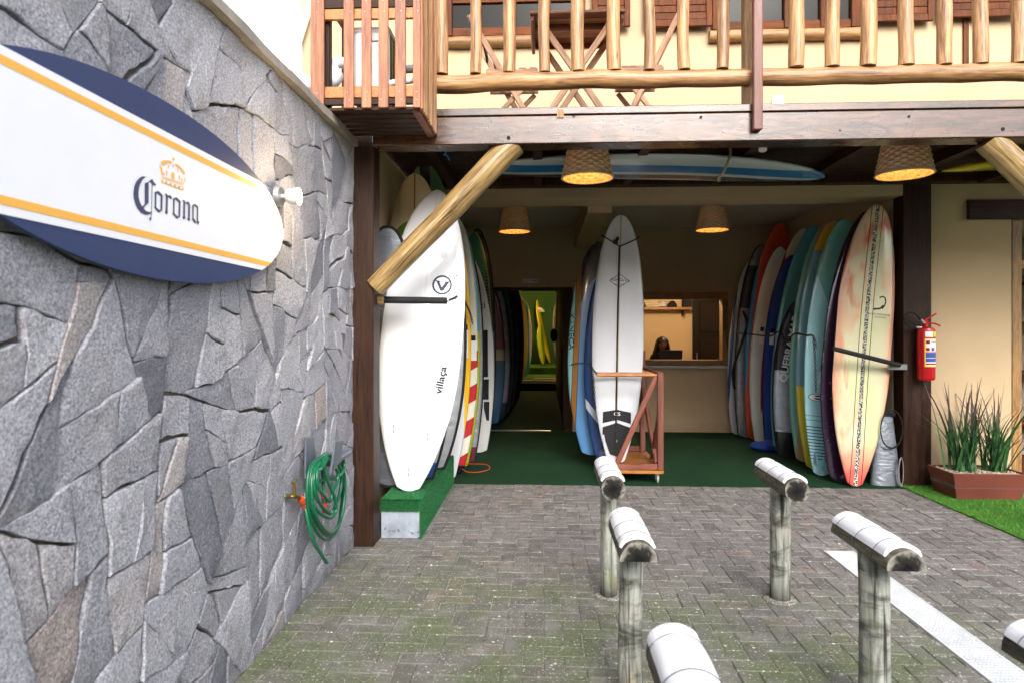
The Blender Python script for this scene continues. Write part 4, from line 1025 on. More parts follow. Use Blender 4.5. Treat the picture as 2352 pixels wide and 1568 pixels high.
# --- left-hand row on the carpet
B = stand('surfboard', (1030, 1092), 7.12, (1032, 490), 7.12, 0.49, board_mat('white_yellow_rail_board', '#cfd2d6', [('x', 0.175, 0.4, '#e6b41c'), ('x', -0.4, -0.175, '#e6b41c')], 0.18),
    'white surfboard with thick yellow rails beside the turf block', zb=0.008, wide=0.5, tail=0.3)
card(B, 0.19, 1.62, 0.05, 0.3); card(B, 0.14, 1.75, 0.06, 0.34)
B = stand('surfboard', (1052, 1089), 7.38, (1048, 500), 7.4, 0.47, board_mat('red_white_striped_board', '#d9d6c6', [('diag', 0.36, -0.55, 0.1, 1.55, '#b2232c'), ('z', 0, 0.1, '#17171b')], 0.25),
    'surfboard with broad diagonal red and cream stripes in the left row', zb=0.008, wide=0.48, tail=0.25)
card(B, 0.17, 1.5, 0.11, 0.22)
B = stand('surfboard', (1060, 1072), 7.74, (1054, 512), 7.76, 0.48, board_mat('teal_lime_rail_board', '#4f9ba0', [('z', 0, 1.6, '#a0aa2a')], 0.2),
    'teal surfboard with a lime green lower half behind the striped board', zb=0.008, wide=0.5, tail=0.3)
B = stand('board_bag', (1068, 1062), 8.0, (1066, 560), 8.0, 0.46, m_bag('silver_red_foot_bag', '#9ea0a4', [(0, 0.2, '#5e2030')]), 'silver board bag with a dark red foot in the left row', 'board bag', zb=0.008, T=0.09, wide=0.48, tail=0.5)
piping(B, M_RUBBER, 0.012)
B = stand('surfboard', (1100, 1034), 8.72, (1090, 598), 8.76, 0.47, board_mat('white_shortboard', '#d5d7d4', [], 0.25), 'white shortboard with a black grip pad on its tail, left row', zb=0.008, wide=0.5, tail=0.45, nose=1.8, nosep=1.4)
pads = []
for (za, zb_) in ((1.0, 1.62), (0.70, 0.97), (0.42, 0.67)):
    pads.append([(-0.1, za), (0.15, za), (0.16, zb_), (-0.1, zb_)])
decal(B, 'grip_pad', [q for p in pads for q in [p]], M_RUBBER, eps=0.006)
decal(B, 'lettering', turn(text_tris('Ozi', 0.14), 0.04, 1.95, 0, 1.0), M_INKB)
B = stand('board_bag', (1096, 1018), 9.1, (1090, 536), 9.1, 0.44, board_mat('green_dashed_bag', '#35795c', [('lines', 0.045, 0.5, 0, 3, '#141416'), ('x', -0.4, 0.15, '#35795c')], 0.6, 0.0), 'green board bag with yellow and black dashed edging', 'board bag', zb=0.008, T=0.09, wide=0.5, tail=0.5)
piping(B, flat('yellow_edging', '#b9b338', 0.6), 0.008)
B = stand('board_bag', (1104, 1012), 9.45, (1098, 530), 9.45, 0.46, m_bag('black_grey_bag', '#5c5a5a', [(1.6, 3, '#17171a')]), 'black and grey board bag beside the corridor doorway', 'board bag', zb=0.008, T=0.1, wide=0.5, tail=0.5)
piping(B, M_RUBBER, 0.014)
# --- boards in the dark corridor
GC = 'boards stored along the dark corridor'
for (bx, by, Y, tx, ty, W, kind, lab) in (
    (1128, 962, 11.4, 1118, 640, 0.56, board_mat('red_board', '#8e1626', [('z', 0, 1.1, '#3f6f9c'), ('z', 1.1, 1.3, '#cfc29a')], 0.25), 'red surfboard with a blue tail inside the dark corridor'),
    (1143, 956, 12.0, 1132, 640, 0.56, m_bag('corridor_silver_bag', '#83868c', [(0, 0.3, '#1b2438')]), 'dim silver board bag with navy foot inside the dark corridor'),
    (1155, 950, 12.7, 1150, 640, 0.54, m_bag('corridor_navy_bag', '#3f4450'), 'navy grey board bag inside the dark corridor'),
    (1168, 930, 13.9, 1163, 650, 0.52, m_bag('corridor_grey_bag', '#8d8a86'), 'wrinkled pale grey board bag farther down the corridor'),
    (1180, 916, 15.2, 1178, 650, 0.5, board_mat('corridor_maroon_board', '#5c1a1a', [], 0.4), 'maroon surfboard at the far end of the corridor')):
    bag = 'bag' in lab
    B = stand('board_bag' if bag else 'surfboard', (bx, by), Y, (tx, ty), Y, W, kind, lab, 'board bag' if bag else 'surfboard', zb=0.008, wide=0.5, tail=0.45, T=0.1)
    if bag: piping(B, M_RUBBER, 0.014)
# --- boards in the lit back yard
B = stand('surfboard', (1262, 830), 24.2, (1228, 690), 24.35, 0.5, board_mat('yellow_yard_board', '#d8c41e', [], 0.2), 'yellow surfboard with fins leaning on the green back yard wall', zb=0.425, wide=0.5, tail=0.3, T=0.1, yaw=R(72))
fins(B, (1.98, 2.05), M_PLASTIC, 0.2, -1, (0.0, -0.12))
B = stand('surfboard', (1247, 832), 23.6, (1236, 745), 23.7, 0.5, board_mat('green_yard_board', '#5f9c2a', [('x', -0.2, 0.0, '#c8c83a')], 0.2), 'short green and lime surfboard in the back yard', zb=0.425, wide=0.5, tail=0.3, yaw=R(60))
B = stand('surfboard', (1206, 850), 20.9, (1202, 690), 21.0, 0.5, board_mat('teal_white_yard_board', '#2f7f6a', [('x', 0.16, 0.4, '#dcd8c0')], 0.15), 'teal surfboard with cream rail at the back yard entrance', zb=0.205, wide=0.5, tail=0.3)
B = stand('surfboard', (1196, 866), 19.2, (1192, 680), 19.3, 0.5, board_mat('orange_yellow_yard_board', '#d97a1c', [('x', 0.12, 0.4, '#e2b838')], 0.15), 'orange and yellow surfboard at the back yard entrance', zb=0.205, wide=0.5, tail=0.3)
B = stand('board_bag', (1281, 835), 23.9, (1276, 690), 24.2, 0.5, m_bag('yard_grey_bag', '#8c8a80'), 'grey board bag leaning at the corner of the yellow back yard wall', 'board bag', zb=0.425, wide=0.5, tail=0.4, yaw=R(55))

# --- boards on the trolley
TB = 0.155
B = stand('surfboard', (1357, 1045), 7.82, (1378, 560), 7.95, 0.66, board_mat('aqua_wood_paddle_board', '#8cc4c4', [('ax', 0.0, 0.262, '#1b1b1e'), ('ax', 0.0, 0.256, '#9a6a34'), ('ax', 0.0, 0.196, '#1b1b1e'), ('pad', 2.1, 9.0, 0.19, '#5f93c9')], 0.25),
    'wide aqua paddle board with wood band and blue deck pad on the trolley', zb=TB, T=0.1, wide=0.5, tail=0.3, yaw=R(-8))
decal(B, 'lettering', turn(text_tris('KANECA', 0.085, 0.02), -0.296, 1.45, R(-88), 1.3), M_INKB)
B = stand('surfboard', (1386, 1052), 7.62, (1400, 600), 7.7, 0.52, board_mat('navy_white_line_board', '#28477f', [('ax', 0.0, 0.012, '#c8d2de'), ('vee', 0.4, -1.2, '#c9d4e0'), ('vee', 0.3, -1.2, '#28477f')], 0.2),
    'navy blue surfboard with white lines between the two other trolley boards', zb=TB, wide=0.5, tail=0.35)
T2 = stand('surfboard', (1414, 1058), 7.34, (1424, 499), 7.50, 0.575, board_mat('white_waxed_board', '#c9ccd2', [('x', -0.009, 0.009, '#b39a80')], 0.35, 0.3, 0.08),
    'white waxed longboard with black leash down its middle, standing on the trolley', zb=TB, wide=0.5, tail=0.3, tailp=2.4, nosep=2.1)
def tz(py): return (1058 - py) / 559.0 * T2.L
def grow(pts, k=4): 
    out = []
    for i in range(len(pts)): out += dens(pts[i], pts[(i + 1) % len(pts)], k)
    return out
decal(T2, 'grip_pad', [[(-0.155, tz(995)), (0, tz(993)), (0, tz(967)), (-0.155, tz(978))], [(-0.155, tz(945 + 24)), (0, tz(961)), (0, tz(938)), (-0.155, tz(944))],
                       [(0, tz(961)), (0.155, tz(969)), (0.155, tz(944)), (0, tz(938))],
                       [(-0.155, tz(978)), (0, tz(967)), (0.155, tz(978)), (0.12, tz(1010)), (0.07, tz(1038)), (0, tz(1042)), (-0.07, tz(1038)), (-0.12, tz(1010))]], M_RUBBER, eps=0.008)
decal(T2, 'lettering', turn(text_tris('CS', 0.05), 0.0, tz(948), 0, 1.3), M_PAPER, eps=0.011)
dz0 = tz(648)
decal(T2, 'board_logo', strip([(-0.11, dz0), (0, dz0 + 0.075), (0.11, dz0), (0, dz0 - 0.075), (-0.11, dz0)], 0.006), M_INKB)
decal(T2, 'lettering', turn(text_tris('Fabio', 0.05), -0.045, dz0 + 0.012, R(6), 1.0, shear=0.3) + turn(text_tris('Carico', 0.045), 0.055, dz0 + 0.006, R(-6), 1.0, shear=0.3) + turn(text_tris('Surfboards', 0.026), 0.0, dz0 - 0.04, 0, 1.0, shear=0.3), M_INKB)
def on(B, x, z, e=0.008): return (x, B.deck(x, z, -1) - e, z)
L_ = MB().tube(smooth_path([on(T2, -0.01, tz(p)) for p in (1020, 960, 900, 820, 740, 640, 600, 572)], 4), 0.009, 7)
L_.tube(smooth_path([(-0.21, T2.cy(tz(545)), tz(545)), on(T2, -0.17, tz(550)), on(T2, -0.08, tz(562)), on(T2, -0.01, tz(570))], 5), 0.0075, 7)
L_.tube(smooth_path([(0.215, T2.cy(tz(546)), tz(546)), on(T2, 0.18, tz(552)), on(T2, 0.08, tz(563)), on(T2, -0.01, tz(571))], 5), 0.0075, 7)
L_.build('leash', M_RUBBER, T2.root, M=T2.M, smooth=True)
lc = MB(); yq = T2.deck(-0.05, tz(560), -1)
lc.box((-0.085, yq - 0.03, tz(566)), (-0.03, yq - 0.002, tz(556))).box((-0.05, yq - 0.035, tz(558)), (-0.02, yq - 0.004, tz(550)))
lc.build('leash_cuff', M_RUBBER, T2.root, M=T2.M, bevel=0.006)

# --- boards hung under the balcony
hb_a, hb_b = P(1118, 390, 5.95), P(1893, 396, 5.9)
HB = Board((hb_b - hb_a).length, 0.56, 0.075, wide=0.52, tail=0.35, nosep=2.0, rn=0.08)
root = empty('surfboard', (hb_a + hb_b) / 2, label='white longboard with blue and dark grey stripes slung flat under the balcony', cat='surfboard')
HM = Matrix.Translation(hb_a + Vector((0, 0, 0.035))) @ frame_from(hb_b - hb_a, (0, 0.15, 0.99))
link_mesh('hull', HB.mb().mesh('hull', board_mat('hung_striped_board', '#b9c4c6', [('x', -0.12, 0.03, '#1e6aa6'), ('x', 0.09, 0.2, '#4a4f54')], 0.25), True, ang=75), root, HM)
rp1 = P(1672, 348, 5.8)
rope = MB().tube(smooth_path([P(1676, 333, 5.85), P(1678, 350, 5.66), P(1672, 372, 5.6), P(1662, 395, 5.62), P(1650, 411, 5.7), P(1655, 408, 6.1), P(1670, 330, 6.2)], 6), 0.012, 8)
tag(rope.build('rope_sling', flat('pale_rope', '#b7a78a', 0.9, bump=0.6), None, smooth=True), 'pale rope sling holding up the striped longboard under the balcony', 'rope')
hb_a, hb_b = P(2163, 386, 6.2), P(2700, 350, 6.1)
H2 = Board((hb_b - hb_a).length, 0.42, 0.06, wide=0.45, tail=0.04, tailp=1.5)
root = empty('surfboard', (hb_a + hb_b) / 2, label='pointed yellow and orange surfboard slung under the balcony behind the right brace', cat='surfboard')
link_mesh('hull', H2.mb().mesh('hull', board_mat('yellow_hung_board', '#d9c520', [('x', 0.02, 0.045, '#c06a20'), ('x', 0.08, 0.13, '#d88a22')], 0.2), True, ang=75), root, Matrix.Translation(hb_a) @ frame_from(hb_b - hb_a, (0, 0.05, 1.0)))
# ---------------------------------------------------------------- turf covered block under the left boards
blk = empty('turf_covered_block', (-1.11, 6, 0), label='low concrete block covered in green artificial turf under the leaning boards', cat='block')
bx0, bx1, by0, by1, bz = -1.271, -0.965, 5.07, 6.92, 0.30
def m_blk():
    g = G('stained_grey_concrete', 0.8); p = g.pos
    c = g.ramp(g.noise(p, 6, 5), [(0.3, '#7f8894'), (0.7, '#aab2bd')])
    st = g.noise(p, 13, 6, 0.7, 0.8); z = g.sep(p)[2]
    c = g.mix(g.math('MULTIPLY', g.ramp(st, [(0.55, 0.0), (0.62, 1.0)]), g.smooth(z, 0.22, 0.02)), c, '#4a4636')
    return g.set(c, normal=g.bump(g.noise(p, 40, 4), 0.4, 0.006))
MB().box((bx0, by0, 0), (bx1, by1, bz - 0.004)).build('concrete_core', m_blk(), blk, bevel=0.006)
M_BLKTURF = turf('green_block_turf', '#1c5530', '#3f8d52', 260)
tv = MB()
tv.box((bx0 - 0.002, by0 - 0.012, bz - 0.003), (bx1 + 0.012, by1, bz + 0.004))
tv.box((bx1 + 0.002, by0 - 0.012, 0.003), (bx1 + 0.012, by1 + 0.01, bz - 0.004))
tv.box((bx0 - 0.002, by0 - 0.012, bz - 0.082), (bx1 + 0.001, by0 - 0.002, bz - 0.004))
tv.build('turf_cover', M_BLKTURF, blk)
def bplace(r):
    u = r.random()
    if u < 0.45: return Vector((bx1 + 0.011, r.uniform(by0, by1), r.uniform(0.005, bz))), Vector((1, 0, 0))
    if u < 0.7: return Vector((r.uniform(bx0, bx1 + 0.01), r.uniform(by0 - 0.01, by0 + 0.9), bz + 0.003)), UPV
    if u < 0.85: return Vector((r.uniform(bx0, bx1), by0 - 0.011, r.uniform(bz - 0.085, bz))), Vector((0, -1, 0))
    return Vector((r.uniform(bx0, bx1 + 0.01), by0 - 0.011, bz + 0.002)), Vector((0, -0.7, 0.7))
blades('turf_blades', 16000, bplace, M_BLADE2, 0.008, 0.018, 0.0016, 8, blk)

# ---------------------------------------------------------------- padded arms that hold the rows
arm = empty('padded_arm', (-1.2, 5.2, 1.85), label='black foam padded bar across the white board, fixed to the timber post', cat='bar')
log('wooden_peg', P(855, 688, 5.0), P(881, 688, 5.03), 0.045, 0.045, M_BRACE, arm, 4, 14, 0.03)
a1, a2 = P(878, 689, 5.03), P(1027, 691, 5.12)
MB().tube([a1, a2], 0.027, 12).build('foam_sleeve', M_RUBBER, arm, smooth=True)
MB().tube([a2 - Vector((0.01, 0, 0)), a2 + Vector((0.014, 0, 0))], 0.012, 8).build('bar_end', M_STEEL, arm)
arm2 = empty('padded_arm', (3.5, 6.95, 1.4), label='black foam padded bar across the cream tie dye board, fixed by a steel bracket', cat='bar')
a1, a2 = P(1914, 800, 6.72), P(2066, 838, 6.9)
MB().tube([a1, a2], 0.024, 12).build('foam_sleeve', M_RUBBER, arm2, smooth=True)
b1 = P(2040, 842, 6.95); b2 = P(2082, 848, 6.95)
MB().box((b1.x, 6.93, b1.z - 0.03), (b2.x, 6.97, b1.z + 0.03)).build('bracket', M_STEEL, arm2, bevel=0.004)
# ---------------------------------------------------------------- chains
def chain(pts, lk=0.034, r=0.0035):
    path = smooth_path(pts, 8); m = MB(); acc = 0.0; d = []; tot = 0
    for a, b in zip(path[:-1], path[1:]): tot += (b - a).length
    n = max(2, int(tot / (lk * 0.72))); i = 0
    for k in range(n):
        target = tot * (k + 0.5) / n; run = 0
        for a, b in zip(path[:-1], path[1:]):
            L = (b - a).length
            if run + L >= target: break
            run += L
        c = a + (b - a) * ((target - run) / max(L, 1e-6)); t = (b - a).normalized()
        u = Vector((0, 0, 1)) if abs(t.z) < 0.9 else Vector((0, 1, 0)); u = (u - t * u.dot(t)).normalized(); w = t.cross(u)
        s = u if k % 2 else w
        m.tube([c + t * (lk / 2) * math.cos(q * math.pi / 5) + s * (lk * 0.3) * math.sin(q * math.pi / 5) for q in range(10)], r, 5, closed=True)
    return m
c1 = chain([P(1030, 690, 5.12), P(1045, 684, 5.3), P(1058, 676, 5.75), P(1066, 690, 6.5), P(1080, 720, 7.0), P(1086, 745, 7.1)])
tag(c1.build('chain', M_BLACK), 'black chain hooked from the padded bar across the left boards', 'chain')
c2 = chain([P(1308, 838, 7.4), P(1330, 834, 7.36), P(1352, 835, 7.3), P(1364, 850, 7.15), P(1372, 858, 7.02)]); tag(c2.build('chain', M_BLACK), 'black chain drawn across the paddle board on the trolley', 'chain')
c3 = chain([P(1362, 853, 7.0), P(1364, 880, 6.99), P(1366, 910, 6.99), P(1367, 936, 6.99)]); tag(c3.build('chain', M_BLACK), 'loose black chain hanging from the trolley dowels', 'chain')
c4 = chain([P(1690, 765, 10.0), P(1730, 768, 9.55), P(1768, 772, 8.9), P(1790, 762, 8.6), P(1806, 782, 8.3), P(1826, 766, 7.9), P(1850, 770, 7.4), P(1868, 772, 7.1), P(1875, 800, 7.02)])
tag(c4.build('chain', M_BLACK), 'black chain looped across the whole right row of boards', 'chain')
c5 = chain([P(1868, 772, 7.1), P(1871, 810, 7.1), P(1873, 850, 7.1), P(1874, 900, 7.1)]); tag(c5.build('chain', M_BLACK), 'spare end of black chain hanging beside the purple board', 'chain')

# ---------------------------------------------------------------- board trolley
tr = empty('board_trolley', (0.95, 7.5, 0), label='brown timber board trolley on castors with diagonal struts and dowels', cat='trolley')
fx0, fx1, fy0, fy1 = 0.63, 1.27, 6.97, 8.1
MB().box((fx0, fy0, 0.115), (fx1, fy1, 0.15)).build('base_board', M_PLY, tr, bevel=0.004)
timber('base_rail', M_CART, (fx0, fy0 + 0.02, 0.185), (fx1 - 0.067, fy0 + 0.02, 0.185), 0.065, 0.04, tr)
timber('base_rail', M_CART, (fx0, fy1 - 0.02, 0.185), (fx1 - 0.067, fy1 - 0.02, 0.185), 0.065, 0.04, tr)
H1 = P(1510, 855, fy0).z; H2_ = P(1478, 823, fy1).z
timber('upright', M_CART, (fx1 - 0.033, fy0 + 0.03, 0.152), (fx1 - 0.033, fy0 + 0.03, H1), 0.065, 0.065, tr)
timber('upright', M_CART, (fx1 - 0.06, fy1 - 0.03, 0.152), (fx1 - 0.06, fy1 - 0.03, H2_ + 0.1), 0.065, 0.065, tr)
timber('strut', M_CART, (fx0 + 0.15, fy0 + 0.045, 0.2), (fx1 - 0.066, fy0 + 0.045, H1 - 0.03), 0.055, 0.04, tr)
timber('strut', M_CART, (fx1 - 0.02, fy0 + 0.35, 0.155), (fx1 - 0.06, fy1 - 0.07, H2_ - 0.35), 0.045, 0.05, tr)
timber('strut', M_CART, (fx1 - 0.02, fy0 + 0.62, 0.155), (fx1 - 0.033, fy0 + 0.07, 0.75), 0.045, 0.05, tr)
timber('strut', M_CART, (fx0 + 0.03, fy1 - 0.45, 0.155), (fx0 + 0.3, fy1 - 0.03, 0.62), 0.05, 0.05, tr)
timber('side_rail', M_CART, (fx1 - 0.033, fy0 + 0.065, H1 - 0.02), (fx1 - 0.06, fy1 - 0.07, H1 - 0.02), 0.05, 0.045, tr, up=(0, 0, 1))
for y in (fy0 + 0.03, fy0 + 0.26, fy0 + 0.5, fy0 + 0.8):
    log('dowel', (fx1 - 0.068, y, H1 - 0.05 + 0.02), (fx0 - 0.06, y, H1 - 0.05 + 0.02), 0.017, 0.017, M_PLY, tr, y * 9, 10, 0.2, 0.0, 0.0)
for (x, y) in ((fx1 - 0.06, fy0 + 0.05), (fx0 + 0.06, fy0 + 0.05), (fx1 - 0.06, fy1 - 0.06), (fx0 + 0.06, fy1 - 0.06)):
    cm = MB().lathe([(0.02, -0.012), (0.045, -0.01), (0.047, 0.0), (0.045, 0.01), (0.02, 0.012)], 16, Matrix.Translation((x, y, 0.052)) @ Matrix.Rotation(R(90), 4, 'Y'))
    w = cm.build('castor', flat('grey_castor', '#8f8a84', 0.5), tr, smooth=True)
    MB().box((x - 0.02, y - 0.02, 0.1), (x + 0.02, y + 0.02, 0.114)).box((x - 0.02, y - 0.012, 0.05), (x - 0.016, y + 0.012, 0.1)).box((x + 0.016, y - 0.012, 0.05), (x + 0.02, y + 0.012, 0.1)).build('castor_fork', M_STEEL, w)

# ---------------------------------------------------------------- log racks in the yard
def m_weather():
    g = G('weathered_post_timber', 0.8, 0.3); v = g.off(g.obj); z = g.sep(g.obj)[2]
    st = g.noise(g.map(v, (1, 1, 0.1)), 30, 6, 0.65, 0.8)
    c = g.ramp(st, [(0.3, '#4a4a42'), (0.5, '#8c8f86'), (0.72, '#babdb3')])
    c = g.mix(g.math('MULTIPLY', g.smooth(g.noise(g.map(v, (1, 1, 0.5)), 7, 5, 0.6), 0.52, 0.7), 0.55), c, '#a58a66')
    bands = g.noise(g.map(v, (0.8, 0.8, 1.7)), 6, 6, 0.65, 0.6)
    c = g.mix(g.math('MULTIPLY', g.ramp(bands, [(0.50, 0.0), (0.66, 1.0)]), 0.8), c, '#23211b')
    c = g.mix(g.math('MULTIPLY', g.smooth(g.math('ADD', z, g.math('MULTIPLY', bands, 0.15)), 0.24, 0.06), 0.9), c, '#1b1a14')
    c = g.mix(g.math('MULTIPLY', g.smooth(g.noise(v, 5, 4), 0.58, 0.72), 0.4), c, '#6f7a4a')
    ck = g.ramp(g.noise(g.map(v, (1, 1, 0.03)), 40, 3, 0.5), [(0.34, 0.9), (0.42, 0.0)])
    c = g.mix(ck, c, '#191813')
    return g.set(c, normal=g.bump(g.math('ADD', st, g.math('MULTIPLY', bands, 0.6)), 0.7, 0.01))
M_POST = m_weather()
def m_endgrain():
    g = G('charred_end_grain', 0.9, 0.2); o = g.sep(g.obj)
    r = g.math('SQRT', g.math('ADD', g.math('MULTIPLY', o[0], o[0]), g.math('MULTIPLY', o[1], o[1])))
    f = g.math('ADD', g.math('MULTIPLY', r, 9.0), g.math('MULTIPLY', g.noise(g.obj, 30, 5), 0.7))
    c = g.ramp(f, [(0.45, '#0e0e10'), (0.8, '#2a2824'), (1.0, '#8d8a80')])
    return g.set(c, normal=g.bump(g.noise(g.map(g.obj, (1, 1, 1)), 60, 4), 0.8, 0.01))
M_END = m_endgrain()
M_BARK = wood('mossy_dark_log_timber', '#1f1d17', '#6b6653', 0.85, grain=(1, 1, 0.2), bump=0.6)
def m_pad():
    g = G('white_pool_foam', 0.55, 0.3); v = g.off(g.obj); z = g.sep(g.obj)[2]
    c = g.ramp(g.noise(g.map(v, (1, 1, 0.2)), 30, 4), [(0.3, '#cfd0d4'), (0.7, '#dfe0e4')])
    c = g.mix(g.math('MULTIPLY', g.ramp(g.noise(v, 24, 4), [(0.64, 0.0), (0.74, 1.0)]), 0.18), c, '#8b8b78')
    return g.set(c, normal=g.bump(g.noise(g.map(v, (1, 1, 0.15)), 60, 3), 0.25, 0.004))
M_PAD = m_pad()
def rack(x, y, pr_, lr, half, label, seed, top=0.72, Lh=0.27, dx=0.0, tilt=0.0):
    k = empty('log_rack', (x, y, 0), label=label, cat='board rack', group='log racks in the paved yard')
    log('post', (x, y, -0.01), (x + dx, y, top - lr * 0.55 if not half else top - 0.005), pr_, pr_ * 0.97, M_POST, k, seed, 18, 0.04, 0.05, 0.006)
    M = Matrix.Translation((x, y + Lh, top)) @ Matrix.Rotation(R(90), 4, 'X')     # local z runs towards the camera, local y is up
    L = 2 * Lh; n = 22; rings = 12; vs = []; fs = []
    for i in range(rings + 1):
        t = i / rings
        for j in range(n):
            if half: a = -0.08 + (math.pi + 0.16) * j / (n - 1); rr_ = lr
            else: a = 2 * math.pi * j / n; rr_ = lr
            rr_ *= 1 + 0.06 * nz(math.cos(a) * 1.4 + seed, math.sin(a) * 1.4, t * 3) + 0.03 * nz(t * 9, seed, a)
            vs.append((rr_ * math.cos(a), rr_ * math.sin(a), L * t))
    for i in range(rings):
        for j in range(n if not half else n - 1): fs.append((i * n + j, i * n + (j + 1) % n, (i + 1) * n + (j + 1) % n, (i + 1) * n + j))
        if half: fs.append((i * n + n - 1, i * n, (i + 1) * n, (i + 1) * n + n - 1))
    MB().add(vs, fs).build('cross_log', M_BARK, k, smooth=True, M=M, ang=50)
    for zc, q in ((0.0, 0), (L, rings)):
        rim = [vs[q * n + j] for j in range(n)]; cyy = sum(v[1] for v in rim) / n
        e = MB().add([(v[0], v[1], 0.0) for v in rim] + [(0, cyy, 0.004 if q else -0.004)], [(j, (j + 1) % n, n) for j in range(n)])
        e.build('log_end', M_END, k, M=M @ Matrix.Translation((0, 0, zc + (0.0005 if q else -0.0005))))
    # foam pad over the top, tied with cord
    vs = []; fs = []; m = 16; zr_ = 20; z0_, z1_ = 0.012, L - 0.03
    for i in range(zr_ + 1):
        t = i / zr_; z = z0_ + (z1_ - z0_) * t
        tie = min(abs(t - q) for q in (0.12, 0.5, 0.84)); dent = 0.0035 * math.exp(-(tie / 0.03) ** 2)
        for lay in (0.019, 0.002):
            for j in range(m + 1):
                a = R(30) + R(120) * j / m
                rr_ = lr + lay - (dent if lay > 0.01 else 0) + 0.002 * nz(a * 2, t * 5, seed)
                ed = min(j, m - j)
                if lay > 0.01 and ed < 2: rr_ -= 0.007 * (1 - ed / 2)
                vs.append((rr_ * math.cos(a), rr_ * math.sin(a) , z))
    w_ = 2 * (m + 1)
    for i in range(zr_):
        for j in range(m):
            fs.append((i * w_ + j, i * w_ + j + 1, (i + 1) * w_ + j + 1, (i + 1) * w_ + j))
            fs.append((i * w_ + m + 1 + j, (i + 1) * w_ + m + 1 + j, (i + 1) * w_ + m + 2 + j, i * w_ + m + 2 + j))
        for j in (0, m): fs.append((i * w_ + j, (i + 1) * w_ + j, (i + 1) * w_ + m + 1 + j, i * w_ + m + 1 + j))
    for i in (0, zr_):
        for j in range(m): fs.append((i * w_ + j, i * w_ + j + 1, i * w_ + m + 2 + j, i * w_ + m + 1 + j))
    MB().add(vs, fs).build('foam_pad', M_PAD, k, smooth=True, M=M, ang=50)
    for q in (0.12, 0.5, 0.84):
        z = z0_ + (z1_ - z0_) * q
        pts = [((lr + 0.0172) * math.cos(R(28 + 124 * j / 14)), (lr + 0.0172) * math.sin(R(28 + 124 * j / 14)), z) for j in range(15)]
        pts = [(pts[0][0] + 0.004, pts[0][1] - 0.03, z)] + pts + [(pts[-1][0] - 0.004, pts[-1][1] - 0.03, z)]
        MB().tube(pts, 0.0011, 5).build('tie_cord', M_RUBBER, k, M=M)
    # mortar collar at the foot
    MB().lathe([(pr_ + 0.035, 0.001), (pr_ + 0.03, 0.006), (pr_ - 0.002, 0.011)], 18, Matrix.Translation((x, y, 0)), cap=False).build('mortar_collar', M_JOINT, k)
    return k
rack(0.40, 4.03, 0.052, 0.068, False, 'log rack with round charred log end, standing in front of the trolley', 2)
rack(1.43, 4.03, 0.060, 0.068, False, 'log rack with a round dark log end on a straight pale post near the carpet', 9)
rack(0.385, 2.90, 0.054, 0.074, True, 'half log rack with a knotty split post just behind the lowest white pad', 14, top=0.695, Lh=0.235)
rack(1.41, 2.86, 0.063, 0.074, True, 'half log rack on a thick ringed palm trunk post beside the drain grate', 22, top=0.695, Lh=0.25)
rack(0.368, 1.62, 0.055, 0.074, True, 'half log rack with only its long white padded top showing at the yard entrance', 31, top=0.70, Lh=0.27)
rack(1.405, 1.70, 0.055, 0.074, True, 'half log rack beyond the palm trunk rack, only the end of its white pad showing', 37, top=0.70, Lh=0.27)

# ---------------------------------------------------------------- white drain grate
dg = empty('drain_grate', (2.17, 3, 0), label='long white plastic drain grate set flush in the pavers', cat='drain grate')
MB().box((2.066, -1.0, -0.04), (2.284, 4.94, -0.009)).build('channel', flat('dark_channel', '#1a1a1a', 0.9), dg)
Ms = flat('white_grate_plastic', '#c2c5c9', 0.5, amt=0.12)
seg = MB()
Ld = 0.5
for x in (0.002, 0.208): seg.box((x, 0, -0.008), (x + 0.012, Ld - 0.004, 0.004))
for k in range(20):
    y = k * Ld / 20; seg.box((0.0145, y + 0.001, -0.006), (0.2075, y + 0.0125, 0.0035))
    for q in range(11): seg.box((0.0145 + q * 0.0185, y + 0.0128, -0.007), (0.0205 + q * 0.0185, y + 0.0242, 0.0025))
sme = seg.mesh('grate_section', Ms)
y = 4.94 - Ld
while y > -0.9:
    link_mesh('grate_section', sme, dg, Matrix.Translation((2.064, y, rnd.uniform(0, 0.001)))); y -= Ld

# ---------------------------------------------------------------- hose, hanger, tap
hg = empty('hose_hanger', (-1.4, 4.0, 0.8), label='grey plastic hose hanger screwed to the stone wall', cat='hanger')
Mg = flat('grey_plastic', '#5c6570', 0.45, amt=0.08)
pq = [PX(702, 1100, -1.395), PX(704, 1004, -1.395), PX(722, 1002, -1.395), PX(730, 1090, -1.395)]
n = MB(); n.add([p for p in pq] + [p + Vector((-0.012, 0, 0)) for p in pq], [(0, 1, 2, 3), (7, 6, 5, 4)] + [(i, (i + 1) % 4, 4 + (i + 1) % 4, 4 + i) for i in range(4)]); n.build('back_plate', Mg, hg, bevel=0.003)
y0_, y1_ = PX(725, 1040, -1.38).y, PX(760, 1040, -1.38).y
MB().box((-1.395, y0_, 0.80), (-1.27, y1_ + 0.1, 0.83)).build('saddle', Mg, hg, bevel=0.006)
pf = [PX(760, 1090, -1.27), PX(772, 1012, -1.25), PX(790, 1010, -1.25), PX(782, 1060, -1.27)]
n = MB(); n.add([p for p in pf] + [p + Vector((-0.014, 0, 0)) for p in pf], [(0, 1, 2, 3), (7, 6, 5, 4)] + [(i, (i + 1) % 4, 4 + (i + 1) % 4, 4 + i) for i in range(4)]); n.build('front_lip', Mg, hg, bevel=0.003)
def m_hose():
    g = G('green_braided_hose', 0.3); c = g.ramp(g.voro(g.obj, 260), [(0.1, '#083a26'), (0.6, '#0f6a46')])
    return g.set(c)
